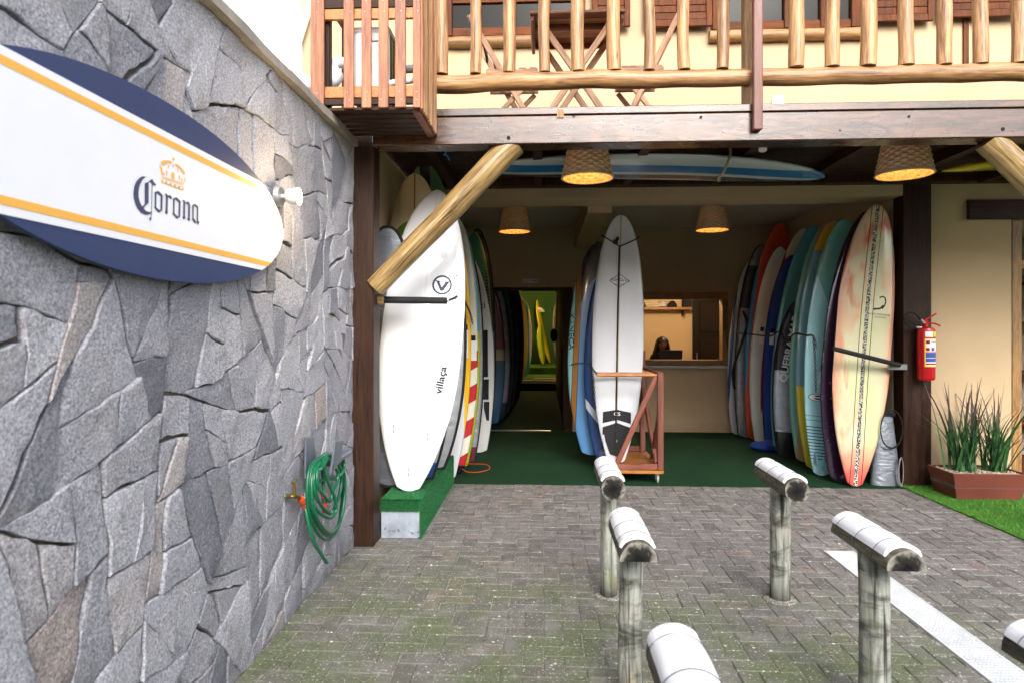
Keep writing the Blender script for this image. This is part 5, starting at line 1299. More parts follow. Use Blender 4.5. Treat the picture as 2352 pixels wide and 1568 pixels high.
hose = empty('garden_hose', (-1.34, 4.1, 0.2), label='coiled green garden hose hanging from the grey wall hanger', cat='hose')
hp = []
def hpt(px, py, X): return PX(px, py, X)
loops = [  # (left, right, top, bottom, X)
    (706, 786, 1042, 1238, -1.345), (712, 790, 1040, 1228, -1.33), (716, 792, 1046, 1222, -1.31), (722, 784, 1044, 1178, -1.30), (728, 776, 1050, 1150, -1.28)]
pts = [hpt(701, 1158, -1.36), hpt(706, 1190, -1.34), hpt(720, 1240, -1.31), hpt(738, 1272, -1.30), hpt(750, 1291, -1.30)]
MBh = MB().tube(smooth_path(pts, 6), 0.0105, 10)
for (l, r_, t_, b_, X) in loops:
    m_ = (l + r_) / 2
    lp = [hpt(m_, t_, X), hpt(l + 10, t_ + 25, X), hpt(l, (t_ * 2 + b_) / 3, X), hpt(l + 3, (t_ + 2 * b_) / 3, X + 0.01), hpt((l + m_) / 2 + 4, b_ - 14, X + 0.01), hpt(m_ + 6, b_, X), hpt(r_ - 12, b_ - 22, X), hpt(r_ - 2, (t_ + 2 * b_) / 3 - 10, X), hpt(r_, (t_ * 2 + b_) / 3, X), hpt(r_ - 8, t_ + 20, X), hpt(m_, t_, X)]
    MBh.tube(smooth_path(lp, 6), 0.0105, 10)
MBh.tube(smooth_path([hpt(742, 1050, -1.29), hpt(748, 1090, -1.28), hpt(768, 1140, -1.27), hpt(772, 1170, -1.27), hpt(760, 1188, -1.28), hpt(738, 1180, -1.29), hpt(724, 1165, -1.3)], 6), 0.0105, 10)
MBh.tube(smooth_path([hpt(724, 1108, -1.32), hpt(745, 1100, -1.31), hpt(775, 1095, -1.29), hpt(790, 1075, -1.29), hpt(788, 1050, -1.3)], 6), 0.0105, 10)
MBh.tube(smooth_path([hpt(740, 1060, -1.32), hpt(742, 1100, -1.32), hpt(744, 1135, -1.31)], 4), 0.0105, 10)
MBh.build('coil', m_hose(), hose, smooth=True)
Mo = flat('orange_plastic', '#e2501c', 0.4)
pA, pB = hpt(744, 1132, -1.31), hpt(745, 1176, -1.31)
dd = (pB - pA)
MB().tube([pA, pA + dd * 0.22], 0.017, 10).tube([pA + dd * 0.48, pA + dd * 0.52, pB], [0.018, 0.017, 0.011], 10).build('nozzle', Mo, hose, smooth=True)
MB().tube([pA + dd * 0.2, pA + dd * 0.5], 0.0155, 10).build('nozzle_grip', Mg, hose, smooth=True)
tap = empty('wall_tap', (-1.38, 3.5, 0.75), label='small brass tap on the stone wall feeding the green hose', cat='tap')
Mb = flat('aged_brass', '#8f7a3c', 0.35, 0.9)
t0, t1, t2 = PX(655, 1139, -1.425), PX(676, 1139, -1.37), PX(690, 1144, -1.37)
MB().tube(smooth_path([t0, t1, t2, t2 + Vector((0, 0.02, -0.03))], 4), 0.011, 10).tube([t1, t1 + Vector((0, 0, 0.075))], [0.012, 0.007], 10).build('tap_body', Mb, tap, smooth=True)
MB().box((t1.x - 0.008, t1.y - 0.03, t1.z + 0.075), (t1.x + 0.008, t1.y + 0.03, t1.z + 0.088)).build('tap_handle', Mb, tap, bevel=0.003)
MB().lathe([(0.022, 0), (0.022, 0.006), (0.012, 0.01)], 14, Matrix.Translation(t0) @ Matrix.Rotation(R(90), 4, 'Y')).build('flange', M_STEEL, tap, smooth=True)
c0_, c1_ = PX(690, 1144, -1.368), PX(701, 1162, -1.36)
MB().tube([c0_, c0_ + (c1_ - c0_) * 0.4], 0.02, 12).tube([c0_ + (c1_ - c0_) * 0.62, c1_], 0.021, 12).build('hose_connector', Mo, tap, smooth=True)
MB().tube([c0_ + (c1_ - c0_) * 0.38, c0_ + (c1_ - c0_) * 0.64], 0.0195, 12).build('connector_ring', Mg, tap, smooth=True)

# ---------------------------------------------------------------- wall light
wl = empty('wall_light', (-1.4, 3.43, 2.33), label='small steel wall light with a lit bare bulb on the stone wall', cat='lamp')
Lp = PX(641, 452, -1.40)
Mr = Matrix.Translation((-1.412, Lp.y, Lp.z)) @ Matrix.Rotation(R(90), 4, 'Y')
MB().lathe([(0.055, 0), (0.055, 0.02), (0.05, 0.026), (0.02, 0.028)], 26, Mr).build('base_plate', flat('brushed_steel', '#c9c6c2', 0.35, 0.7), wl, smooth=True)
MB().lathe([(0.012, 0.026), (0.012, 0.05), (0.032, 0.055), (0.042, 0.075), (0.045, 0.12)], 22, Mr, cap=False).build('lamp_cup', M_PLASTIC, wl, smooth=True)
bm_ = MB(); sphere(bm_, (-1.412 + 0.098, Lp.y, Lp.z), 0.036); bm_.build('bulb', m_emit('lit_white_bulb', '#ffe2b8', 9.0), wl, smooth=True)
ld = bpy.data.lights.new('bulb_light', 'POINT'); ld.energy = 5.0; ld.color = (1.0, 0.72, 0.42); ld.shadow_soft_size = 0.04
lo = bpy.data.objects.new('bulb_light', ld); COL.objects.link(lo); attach(lo, wl, Matrix.Translation((-1.412 + 0.155, Lp.y, Lp.z)))
# ---------------------------------------------------------------- big board shaped wall sign
SX = -1.372                              # face of the sign, parallel to the stone wall
sg_ = empty('surfboard_sign', (-1.39, 2.3, 2.13), label='large board shaped navy, white and gold beer sign on the stone wall', cat='sign')
SZc = 2.13
tip = PX(650, 533, SX).y; tl = 1.33; SLn = tip - tl; SW = 0.5
def shw(y):                              # half width of the sign at y
    u = abs((y - tl) / SLn - SW) / SW
    return 0.325 * max(0.0, 1 - u ** 2.1) ** 0.53
def edge(z):                             # where the outline crosses a height, towards the tip
    lo_, hi_ = tl + SLn * SW, tip
    for _ in range(40):
        mid = (lo_ + hi_) / 2
        if shw(mid) > abs(z): lo_ = mid
        else: hi_ = mid
    return lo_
NS = 90
ysg = [tl + SLn * (0.5 - 0.5 * math.cos(math.pi * i / NS)) for i in range(NS + 1)]
up_ = [(y, SZc + shw(y)) for y in ysg]; dn_ = [(y, SZc - shw(y)) for y in reversed(ysg[1:-1])]
def slab(name, poly, x0, x1, mat, parent):
    n = len(poly); m = MB()
    m.add([(x1, y, z) for y, z in poly] + [(x0, y, z) for y, z in poly], [tuple(range(n)), tuple(reversed(range(n, 2 * n)))] + [(i, (i + 1) % n, n + (i + 1) % n, n + i) for i in range(n)])
    return m.build(name, mat, parent)
M_SNAVY = flat('sign_navy', '#2b3c66', 0.55, amt=0.06); M_SWHITE = flat('sign_white', '#eceef4', 0.5, amt=0.02); M_SGOLD = flat('sign_gold', '#f0b453', 0.5, amt=0.04)
slab('panel', up_ + dn_, SX - 0.022, SX - 0.002, M_SNAVY, sg_)
def zone(za, zb, x0, x1, mat, name):     # the part of the outline between two heights
    lo2 = 2 * tl + SLn                   # the outline is the same at both ends: mirror about the middle
    if za * zb > 0:
        inn, out = (za, zb) if abs(za) < abs(zb) else (zb, za); s = 1 if zb > 0 else -1
        e0, e1 = edge(abs(inn)), edge(abs(out))
        arc = [(e1 + (e0 - e1) * i / 6, SZc + s * shw(e1 + (e0 - e1) * i / 6)) for i in range(7)]
        poly = arc + [(lo2 - y, z) for y, z in reversed(arc)]
    else:
        e1 = edge(abs(zb)); st = [(e1 + (tip - e1) * math.sin(math.pi / 2 * i / 14)) for i in range(15)]
        half_ = [(y, SZc + shw(y)) for y in st] + [(y, SZc - shw(y)) for y in reversed(st[:-1])]
        poly = half_ + [(lo2 - y, z) for y, z in reversed(half_)]
    return slab(name, poly, x0, x1, mat, sg_)
zone(-0.214, 0.214, SX - 0.0018, SX, M_SWHITE, 'white_field')
zone(0.166, 0.19, SX + 0.0004, SX + 0.0012, M_SGOLD, 'gold_stripe')
zone(-0.19, -0.166, SX + 0.0004, SX + 0.0012, M_SGOLD, 'gold_stripe')
# crown and blackletter word, drawn as flat print: crop pixels of the photograph's sign turned into its own plane
def sgn(x, y): q = PX((460 + x / 4.9) / 1.6327, (560 + y / 4.9) / 1.6327, SX); return (q.y, q.z)
def prints(name, polys, mat, parent=None):
    m = MB()
    for p in polys:
        n = len(p); pp = [sgn(*q) for q in p]; m.add([(SX + 0.0015, a, b) for a, b in pp], [tuple(range(n))])
    return m.build(name, mat, parent or sg_)
C_ = [[(430, 510), (360, 500), (300, 530), (240, 600), (205, 690), (190, 800), (195, 900), (225, 1010), (270, 1100), (330, 1170), (400, 1205), (450, 1208), (500, 1192), (540, 1150), (490, 1158), (430, 1140), (385, 1100), (350, 1052), (312, 980), (288, 890), (284, 790), (300, 690), (330, 610), (370, 550)],
      [(398, 630), (470, 600), (470, 990), (400, 1050), (385, 1095), (355, 1055), (398, 1010)], [(398, 630), (470, 600), (530, 548), (545, 560), (560, 600), (612, 655), (585, 672), (545, 668), (520, 630), (485, 605), (460, 622)],
      [(528, 650), (540, 650), (524, 1250), (512, 1250)], [(500, 1248), (522, 1250), (520, 1290), (505, 1318), (488, 1310), (482, 1275)]]
def letter_o(x, y, s=1.0):
    return [[(x, y + 20), (x + 35 * s, y + 45), (x + 30 * s, y + 300), (x - 10, y + 310), (x, y + 280)], [(x, y + 20), (x + 75 * s, y), (x + 150 * s, y + 75), (x + 110 * s, y + 95), (x + 55 * s, y + 50), (x + 35 * s, y + 45)],
            [(x + 110 * s, y + 90), (x + 150 * s, y + 70), (x + 140 * s, y + 365), (x + 105 * s, y + 345)], [(x - 10, y + 310), (x + 30 * s, y + 300), (x + 85 * s, y + 345), (x + 140 * s, y + 362), (x + 75 * s, y + 400), (x + 30 * s, y + 350)]]
L_r = [[(765, 830), (795, 815), (825, 850), (820, 1140), (828, 1165), (795, 1205), (765, 1160), (782, 1130), (785, 860)], [(822, 858), (865, 840), (895, 885), (900, 905), (875, 925), (845, 890), (822, 890)]]
L_n = [[(1090, 950), (1118, 930), (1145, 965), (1140, 1240), (1150, 1265), (1115, 1300), (1090, 1250), (1105, 1235), (1108, 970)], [(1143, 985), (1195, 960), (1235, 1010), (1228, 1275), (1236, 1295), (1205, 1330), (1178, 1285), (1192, 1265), (1196, 1030), (1165, 1000), (1143, 1010)]]
L_a = [[(1270, 1030), (1325, 1005), (1385, 1060), (1380, 1310), (1405, 1345), (1378, 1390), (1345, 1345), (1352, 1320), (1356, 1085), (1315, 1045), (1300, 1050)], [(1268, 1035), (1302, 1050), (1298, 1270), (1345, 1330), (1320, 1370), (1265, 1290), (1272, 1260)]]
prints('lettering', C_ + letter_o(580, 770) + L_r + letter_o(918, 885, 0.94) + L_n + L_a, M_SNAVY)
cr = [[(690, 235), (740, 212), (840, 206), (905, 235), (900, 262), (840, 250), (760, 285), (735, 305), (700, 275)], [(955, 262), (1030, 300), (1110, 385), (1140, 440), (1125, 468), (1090, 440), (1040, 350), (960, 300)],
      [(905, 175), (925, 150), (945, 178), (935, 215), (915, 210)], [(668, 270), (720, 350), (730, 490), (705, 480)], [(1160, 490), (1130, 545), (1110, 630), (1135, 600)],
      [(705, 500), (1110, 622), (1110, 634), (705, 512)], [(708, 525), (1112, 652), (1112, 662), (708, 535)], [(890, 430), (925, 425), (950, 470), (945, 555), (890, 540)], [(828, 300), (850, 285), (840, 340), (822, 360)], [(1000, 330), (1025, 430), (1010, 435), (990, 350)],
      [(905, 280), (940, 290), (935, 330), (910, 335)], [(790, 395), (815, 400), (810, 500), (795, 495)], [(740, 420), (765, 430), (765, 490), (745, 480)], [(1025, 480), (1050, 490), (1045, 570), (1025, 560)], [(1070, 540), (1095, 545), (1090, 600), (1072, 590)]]
band = [(708, 560), (1112, 695), (1108, 760), (705, 610)]
cr.append(band); prints('crown_emblem', cr, M_SGOLD)
dts = []
for k in range(5):
    bx_, by_ = 748 + 80 * k, 595 + 29 * k; dts.append([(bx_ + 20 * math.cos(a * math.pi / 6), by_ + 22 * math.sin(a * math.pi / 6)) for a in range(12)])
m = MB()
for p in dts: m.add([(SX + 0.0025, *sgn(*q)) for q in p], [tuple(range(12))])
m.build('crown_jewel', M_SWHITE, sg_)
for y in (1.5, 2.9): MB().tube([(WX + 0.0, y, SZc), (SX - 0.02, y, SZc)], 0.02, 8).build('stand_off', M_STEEL, sg_)

# ---------------------------------------------------------------- fire extinguisher on the dark post
fe = empty('fire_extinguisher', (3.94, 6.9, 1.1), label='red fire extinguisher with yellow edged label hung on the dark post', cat='fire extinguisher')
f0 = P(2127, 872, 6.9); f1 = P(2127, 752, 6.9); er = 0.083
Mx = Matrix.Translation((f0.x, 6.9, f0.z)); Hh = f1.z - f0.z
M_FRED = flat('extinguisher_red', '#b3121a', 0.25, amt=0.08)
MB().lathe([(0.0, 0.006), (er * 0.86, 0.0), (er * 0.97, 0.014), (er, 0.03), (er, Hh - 0.04), (er * 0.9, Hh - 0.012), (er * 0.55, Hh), (0.022, Hh + 0.008), (0.02, Hh + 0.03)], 30, Mx).build('cylinder', M_FRED, fe, smooth=True)
def wrap(name, a0, a1, z0, z1, mat, e=0.0012):
    n = 14; vs = []; fs = []
    for i in range(n + 1):
        a = R(a0 + (a1 - a0) * i / n)
        vs += [((er + e) * math.cos(a), (er + e) * math.sin(a), z0), ((er + e) * math.cos(a), (er + e) * math.sin(a), z1)]
    for i in range(n): fs.append((2 * i, 2 * i + 2, 2 * i + 3, 2 * i + 1))
    return MB().add(vs, fs).build(name, mat, fe, M=Mx)
M_YEL = flat('label_yellow', '#e8d21c', 0.4); M_LBL = flat('label_blue', '#3a4a9c', 0.4); M_ORG = flat('label_orange', '#d9742c', 0.4)
wrap('label', 232, 340, Hh * 0.26, Hh * 0.79, M_YEL); wrap('label_field', 239, 336, Hh * 0.28, Hh * 0.775, M_PAPER, 0.0018)
wrap('label_band', 239, 336, Hh * 0.43, Hh * 0.53, M_LBL, 0.0024); wrap('label_band', 239, 336, Hh * 0.35, Hh * 0.42, M_LBL, 0.0024); wrap('label_band', 239, 336, Hh * 0.535, Hh * 0.552, M_ORG, 0.0024)
wrap('label_band', 239, 336, Hh * 0.295, Hh * 0.325, M_FRED, 0.0024); wrap('label_mark', 240, 262, Hh * 0.56, Hh * 0.62, M_FRED, 0.0024); wrap('label_mark', 274, 296, Hh * 0.56, Hh * 0.62, M_LBL, 0.0024); wrap('label_mark', 240, 264, Hh * 0.69, Hh * 0.755, M_FRED, 0.0024)
wrap('label_mark', 272, 334, Hh * 0.725, Hh * 0.74, M_FRED, 0.0024)
wrap('sticker', 236, 285, Hh * 0.82, Hh * 0.92, M_PAPER); wrap('sticker', 290, 335, Hh * 0.82, Hh * 0.92, M_YEL)
tz_ = f0.z + Hh
MB().box((f0.x - 0.03, 6.88, tz_ + 0.02), (f0.x + 0.015, 6.92, tz_ + 0.075)).build('valve', M_FRED, fe, bevel=0.008)
MB().tube(smooth_path([(f0.x - 0.01, 6.9, tz_ + 0.075), (f0.x + 0.05, 6.9, tz_ + 0.11), (f0.x + 0.1, 6.9, tz_ + 0.14)], 4), 0.009, 8).build('lever', M_FRED, fe, smooth=True)
MB().tube(smooth_path([(f0.x + 0.0, 6.9, tz_ + 0.04), (f0.x + 0.08, 6.9, tz_ + 0.04), (f0.x + 0.14, 6.9, tz_ + 0.015)], 4), 0.009, 8).build('handle', M_FRED, fe, smooth=True)
MB().tube(smooth_path([P(2104, 752, 6.9), P(2085, 746, 6.88), P(2078, 730, 6.88), P(2088, 718, 6.88), P(2105, 722, 6.88), P(2116, 736, 6.88)], 6), 0.0125, 10).build('discharge_hose', M_RUBBER, fe, smooth=True)
MB().tube([P(2104, 752, 6.9), P(2116, 752, 6.9)], 0.014, 10).tube([P(2114, 734, 6.88), P(2122, 742, 6.89)], 0.016, 10).build('hose_fitting', M_STEEL, fe, smooth=True)
MB().box((f0.x - 0.03, 6.98, f0.z + 0.3), (f0.x + 0.03, 6.999, f0.z + 0.42)).build('wall_hook', M_STEEL, fe)

# ---------------------------------------------------------------- planter with spiky plants
pl = empty('planter', (4.25, 6.6, 0), label='long terracotta brown planter with pale pebbles on the bright turf', cat='planter')
p0, p1, q0, q1, ph = 3.90, 4.60, 6.42, 6.86, 0.265
M_TERR = flat('brown_terracotta', '#6e3528', 0.6, amt=0.2, scale=5, bump=0.2)
v8 = [(p0 + 0.05, q0 + 0.04, 0.012), (p1 - 0.05, q0 + 0.04, 0.012), (p1 - 0.05, q1 - 0.04, 0.012), (p0 + 0.05, q1 - 0.04, 0.012), (p0, q0, ph), (p1, q0, ph), (p1, q1, ph), (p0, q1, ph),
      (p0 + 0.018, q0 + 0.018, ph), (p1 - 0.018, q0 + 0.018, ph), (p1 - 0.018, q1 - 0.018, ph), (p0 + 0.018, q1 - 0.018, ph), (p0 + 0.03, q0 + 0.03, 0.12), (p1 - 0.03, q0 + 0.03, 0.12), (p1 - 0.03, q1 - 0.03, 0.12), (p0 + 0.03, q1 - 0.03, 0.12)]
fs8 = [(3, 2, 1, 0)] + [(i, (i + 1) % 4, 4 + (i + 1) % 4, 4 + i) for i in range(4)] + [(4 + i, 4 + (i + 1) % 4, 8 + (i + 1) % 4, 8 + i) for i in range(4)] + [(8 + i, 8 + (i + 1) % 4, 12 + (i + 1) % 4, 12 + i) for i in range(4)] + [(12, 13, 14, 15)]
MB().add(v8, fs8).build('tub', M_TERR, pl, bevel=0.004)
MB().box((p0 + 0.022, q0 + 0.022, 0.12), (p1 - 0.022, q1 - 0.022, ph - 0.03)).build('soil', M_MORTAR, pl)
r9 = random.Random(4); peb = MB()
for _ in range(700):
    c = (r9.uniform(p0 + 0.035, p1 - 0.035), r9.uniform(q0 + 0.035, q1 - 0.035), ph - 0.027 + r9.uniform(0, 0.015)); s = r9.uniform(0.009, 0.018)
    M_ = Matrix.Translation(c) @ Matrix.Rotation(r9.uniform(0, 6), 4, 'Z') @ Matrix.Rotation(r9.uniform(-0.5, 0.5), 4, 'X') @ Matrix.Diagonal((s * 1.3, s, s * 0.6, 1))
    peb.add([(1, 0, 0), (-1, 0, 0), (0, 1, 0), (0, -1, 0), (0, 0, 1), (0, 0, -1)], [(0, 2, 4), (2, 1, 4), (1, 3, 4), (3, 0, 4), (2, 0, 5), (1, 2, 5), (3, 1, 5), (0, 3, 5)], M_)
po = peb.build('pebbles', flat('pale_pebbles', '#b9a993', 0.7, amt=0.35, scale=40), pl, smooth=True, ang=60); po['kind'] = 'stuff'
def m_leaf():
    g = G('spiky_leaf', 0.5, 0.4); z = g.sep(g.pos)[2]; f = g.off(g.pos)
    c = g.ramp(g.noise(g.pos, 18, 3), [(0.3, '#1f3d26'), (0.6, '#3d6a3a'), (0.8, '#708a5c')])
    c = g.mix(g.smooth(g.math('ADD', z, g.math('MULTIPLY', g.noise(g.pos, 9, 3), 0.35)), 0.75, 1.05), c, '#5f4f4a')
    return g.set(c)
M_LEAF = m_leaf()
def spiky(cx_, cy_, n, seed, label, hmax):
    pt = empty('spiky_plant', (cx_, cy_, ph - 0.02), label=label, cat='plant', group='spiky plants in the planter'); r = random.Random(seed)
    for k in range(n):
        az = r.uniform(0, 6.283); lean = abs(r.gauss(0.0, 0.30)) + 0.03; h = hmax * r.uniform(0.45, 1.0); w = r.uniform(0.007, 0.014)
        base = Vector((cx_ + r.gauss(0, 0.05), cy_ + r.gauss(0, 0.035), ph - 0.03)); d = Vector((math.cos(az), math.sin(az), 0)); sdv = Vector((-d.y, d.x, 0))
        m = MB(); vs = []; S = 6
        for i in range(S + 1):
            t = i / S; c = base + UPV * h * t * math.cos(lean * t * 0.8) + d * h * math.sin(lean) * t * (0.7 + 0.45 * t * t) * 1.3
            ww = w * (1 - t ** 2.2) + 0.0012
            vs += [c - sdv * ww + d * 0.3 * ww, c + d * -0.2 * ww, c + sdv * ww + d * 0.3 * ww]
        fs = []
        for i in range(S): fs += [(3 * i, 3 * i + 1, 3 * i + 4, 3 * i + 3), (3 * i + 1, 3 * i + 2, 3 * i + 5, 3 * i + 4)]
        m.add(vs, fs).build('leaf', M_LEAF, pt, smooth=True, ang=80)
spiky(4.13, 6.63, 64, 3, 'spiky green plant in the planter nearer the dark post', 0.95)
spiky(4.42, 6.64, 58, 6, 'spiky green plant in the planter nearer the shop doorway', 0.93)

# ---------------------------------------------------------------- small things about the garage
sb_ = empty('no_smoking_sign', (0, BW, 2.42), label='small white no smoking sign above the corridor doorway', cat='sign')
s0, s1 = P(1200, 650, BW - 0.012), P(1237, 641, BW - 0.012)
MB().box((s0.x, BW - 0.012, s0.z), (s1.x, BW - 0.002, s1.z)).build('plate', M_PAPER, sb_)
def wall_text(s, size, cx_, cz_, y, mat, parent, sx=1.0, name='lettering'):
    m = MB()
    for p in turn(text_tris(s, size), cx_, cz_, 0, sx): m.add([(a, y, b) for a, b in p], [tuple(range(len(p)))])
    return m.build(name, mat, parent)
wall_text('NÃO FUME', 0.045, s0.x + 0.105, (s0.z + s1.z) / 2, BW - 0.0135, M_INKB, sb_)
m = MB()
for p in ring(s1.x - 0.032, (s0.z + s1.z) / 2, 0.02, 0.006, 18) + strip([(s1.x - 0.046, s0.z + 0.018), (s1.x - 0.018, s1.z - 0.018)], 0.006): m.add([(a, BW - 0.0138, b) for a, b in p], [tuple(range(len(p)))])
m.build('symbol', M_FRED, sb_)
pq_ = P(2060, 703, 7.35)
ps = MB().box((3.738, 7.3, pq_.z - 0.06), (3.7415, 7.44, pq_.z + 0.06)).build('wall_plate', M_INKB); tag(ps, 'small black plate on the garage side wall beside the tie dye board', 'plate')
# silver bag and cable coils beside the post
sb2 = empty('silver_roll_bag', (3.55, 7.05, 0), label='tapered silver insulated bag standing on the carpet against the side wall', cat='bag')
c0 = P(2035, 1115, 7.08); zt = P(2035, 950, 7.08).z
sx0, sx1 = P(2000, 1110, 7.08).x, P(2068, 1110, 7.08).x; tx0_, tx1_ = P(2012, 955, 7.08).x, P(2050, 955, 7.08).x
mb_ = MB(); ns = 12; vs = []; fs = []
for i in range(ns + 1):
    t = i / ns; a_, b_ = sx0 + (tx0_ - sx0) * t, sx1 + (tx1_ - sx1) * t; cm_, hw_ = (a_ + b_) / 2, (b_ - a_) / 2
    for j in range(24):
        an = 2 * math.pi * j / 24; vs.append((cm_ + hw_ * math.copysign(abs(math.cos(an)) ** 0.7, math.cos(an)) + 0.008 * nz(t * 6, j * 0.5), 7.09 + 0.085 * (1 - 0.5 * t) * math.copysign(abs(math.sin(an)) ** 0.8, math.sin(an)), 0.006 + zt * t * 0.985))
for i in range(ns):
    for j in range(24): fs.append((i * 24 + j, i * 24 + (j + 1) % 24, (i + 1) * 24 + (j + 1) % 24, (i + 1) * 24 + j))
fs += [tuple(reversed(range(24))), tuple(range(ns * 24, ns * 24 + 24))]
mb_.add(vs, fs).build('bag_body', m_bag('silver_roll_fabric', '#8f959e'), sb2, smooth=True, ang=60)
MB().box((tx0_ - 0.01, 7.04, zt - 0.03), (tx1_ + 0.015, 7.14, zt + 0.02)).build('bag_opening', M_RUBBER, sb2, bevel=0.012)
def coil(c, rx, rz_, n, r, mat, label, tilt=0.2):
    m = MB()
    for k in range(n):
        m.tube([c + Vector((rx * math.cos(a * math.pi / 14) + 0.004 * k, tilt * rx * math.cos(a * math.pi / 14) + 0.006 * k, rz_ * (1 - 0.04 * k) * math.sin(a * math.pi / 14))) for a in range(28)], r, 6, closed=True)
    return tag(m.build('cable_coil', mat, None, smooth=True), label, 'cable')
coil(P(2048, 985, 6.98), 0.125, 0.2, 2, 0.005, M_RUBBER, 'thin black cable loops hung over the silver bag')
coil(P(2074, 1094, 6.97) + Vector((-0.02, 0, 0.05)), 0.035, 0.15, 4, 0.004, flat('grey_cable', '#8b8a84', 0.6), 'upright coil of thin grey cable at the foot of the dark post', 0.6)
tag(MB().tube(smooth_path([P(1062, 1076, 7.3), P(1075, 1083, 7.2), P(1100, 1083, 7.2), P(1124, 1076, 7.3), P(1118, 1066, 7.5), P(1080, 1064, 7.6), P(1066, 1066, 7.55)], 6), 0.005, 6).build('leash_loop', flat('orange_cord', '#b5401e', 0.5), None, smooth=True), 'thin orange cord loop lying on the dark green carpet', 'cord')
bc = P(1028, 352, 5.4)
tag(MB().tube(smooth_path([P(1022, 345, 5.3), P(1024, 352, 5.3), P(1020, 356, 5.3), P(1027, 358, 5.3), P(1033, 369, 5.3)], 5), 0.006, 6).build('blue_tie', flat('blue_cord', '#3f8fe0', 0.5), None, smooth=True), 'short blue cord dangling from the ceiling under the balcony', 'cord')
sc_ = P(1752, 340, 5.3); cmr = empty('security_camera', (sc_.x, 5.3, 3.2), label='small white security camera under the balcony ceiling', cat='camera')
MB().tube([(sc_.x, 5.3, 3.13), (sc_.x - 0.01, 5.27, 3.05)], 0.032, 12).build('camera_body', M_PLASTIC, cmr, smooth=True); MB().box((sc_.x - 0.03, 5.28, 3.13), (sc_.x + 0.1, 5.33, 3.15)).build('camera_mount', M_PLASTIC, cmr)

# ---------------------------------------------------------------- office: counter, laptop, shelf, caps, person
cn = MB().box((1.34, BW + 0.165, 1.02), (2.92, BW + 0.75, 1.06)).box((1.34, BW + 0.7, 0), (2.92, BW + 0.74, 1.018)).build('reception_counter', M_WINW); tag(cn, 'timber reception counter behind the hatch window', 'counter')
lp_ = empty('laptop', (1.95, 11.1, 1.06), label='dark blue laptop open on the counter behind the hatch window', cat='laptop')
la, lb = P(1513, 826, 11.05), P(1566, 815, 11.05)
Ml = flat('dark_blue_laptop', '#2b3444', 0.35)
MB().box((la.x, 11.05, 1.062), (lb.x, 11.30, 1.078)).build('keyboard_base', Ml, lp_, bevel=0.004)
MB().box((0, -0.006, 0), (lb.x - la.x, 0.006, 0.24)).build('screen_lid', Ml, lp_, bevel=0.004, M=Matrix.Translation((la.x, 11.04, 1.075)) @ Matrix.Rotation(R(14), 4, 'X'))
she = empty('cap_shelf', (2.0, 12.8, 2.1), label='timber shelf with brackets on the office rear wall', cat='shelf')
sz_ = P(1500, 706, 12.8).z; sxa, sxb = P(1440, 700, 12.8).x, P(1588, 700, 12.8).x
MB().box((sxa, 12.72, sz_ - 0.05), (sxb, 12.998, sz_)).build('shelf_board', M_PLY, she, bevel=0.004)
for x in (sxa + 0.2, sxb - 0.15): MB().box((x, 12.8, sz_ - 0.16), (x + 0.03, 12.998, sz_ - 0.052)).build('shelf_bracket', M_BLACK, she)
def cap(px, col, label):
    c = P(px, 700, 12.82); k = empty('baseball_cap', (c.x, 12.82, sz_), label=label, cat='cap')
    m = MB(); sphere(m, (c.x, 12.86, sz_ + 0.015), 0.1, 18, 12, (0.9, 1.0, 1.15))
    m.v = [Vector((v.x, v.y, max(v.z, sz_ + 0.004))) for v in m.v]; m.build('crown', col, k, smooth=True)
    MB().lathe([(0.02, 0.0), (0.085, 0.004), (0.09, 0.0)], 18, Matrix.Translation((c.x, 12.775, sz_ + 0.008)) @ Matrix.Diagonal((0.95, 0.8, 1, 1))).build('visor', M_RUBBER, k, smooth=True)
cap(1521, flat('white_cap_cloth', '#cfc7b8', 0.9), 'cream and black baseball cap on the office shelf')
cap(1545, M_RUBBER, 'black baseball cap on the office shelf')
bkx = P(1482, 700, 12.85).x
for q in range(3): tag(MB().box((bkx - 0.02 * q, 12.76, sz_ + 0.001 + q * 0.042), (bkx + 0.30 - 0.03 * q, 12.95, sz_ + 0.04 + q * 0.042)).build('folded_shirt', flat('folded_cream_cloth', '#d8c8a0', 0.9), None, bevel=0.01), ('bottom', 'middle', 'top')[q] + ' folded cream shirt of the pile on the office shelf', 'shirt')
bxp = P(1568, 700, 12.85).x
tag(MB().box((bxp, 12.8, sz_ + 0.002), (bxp + 0.16, 12.95, sz_ + 0.2)).build('black_box', M_RUBBER, None, bevel=0.008), 'black box at the end of the office shelf', 'box')
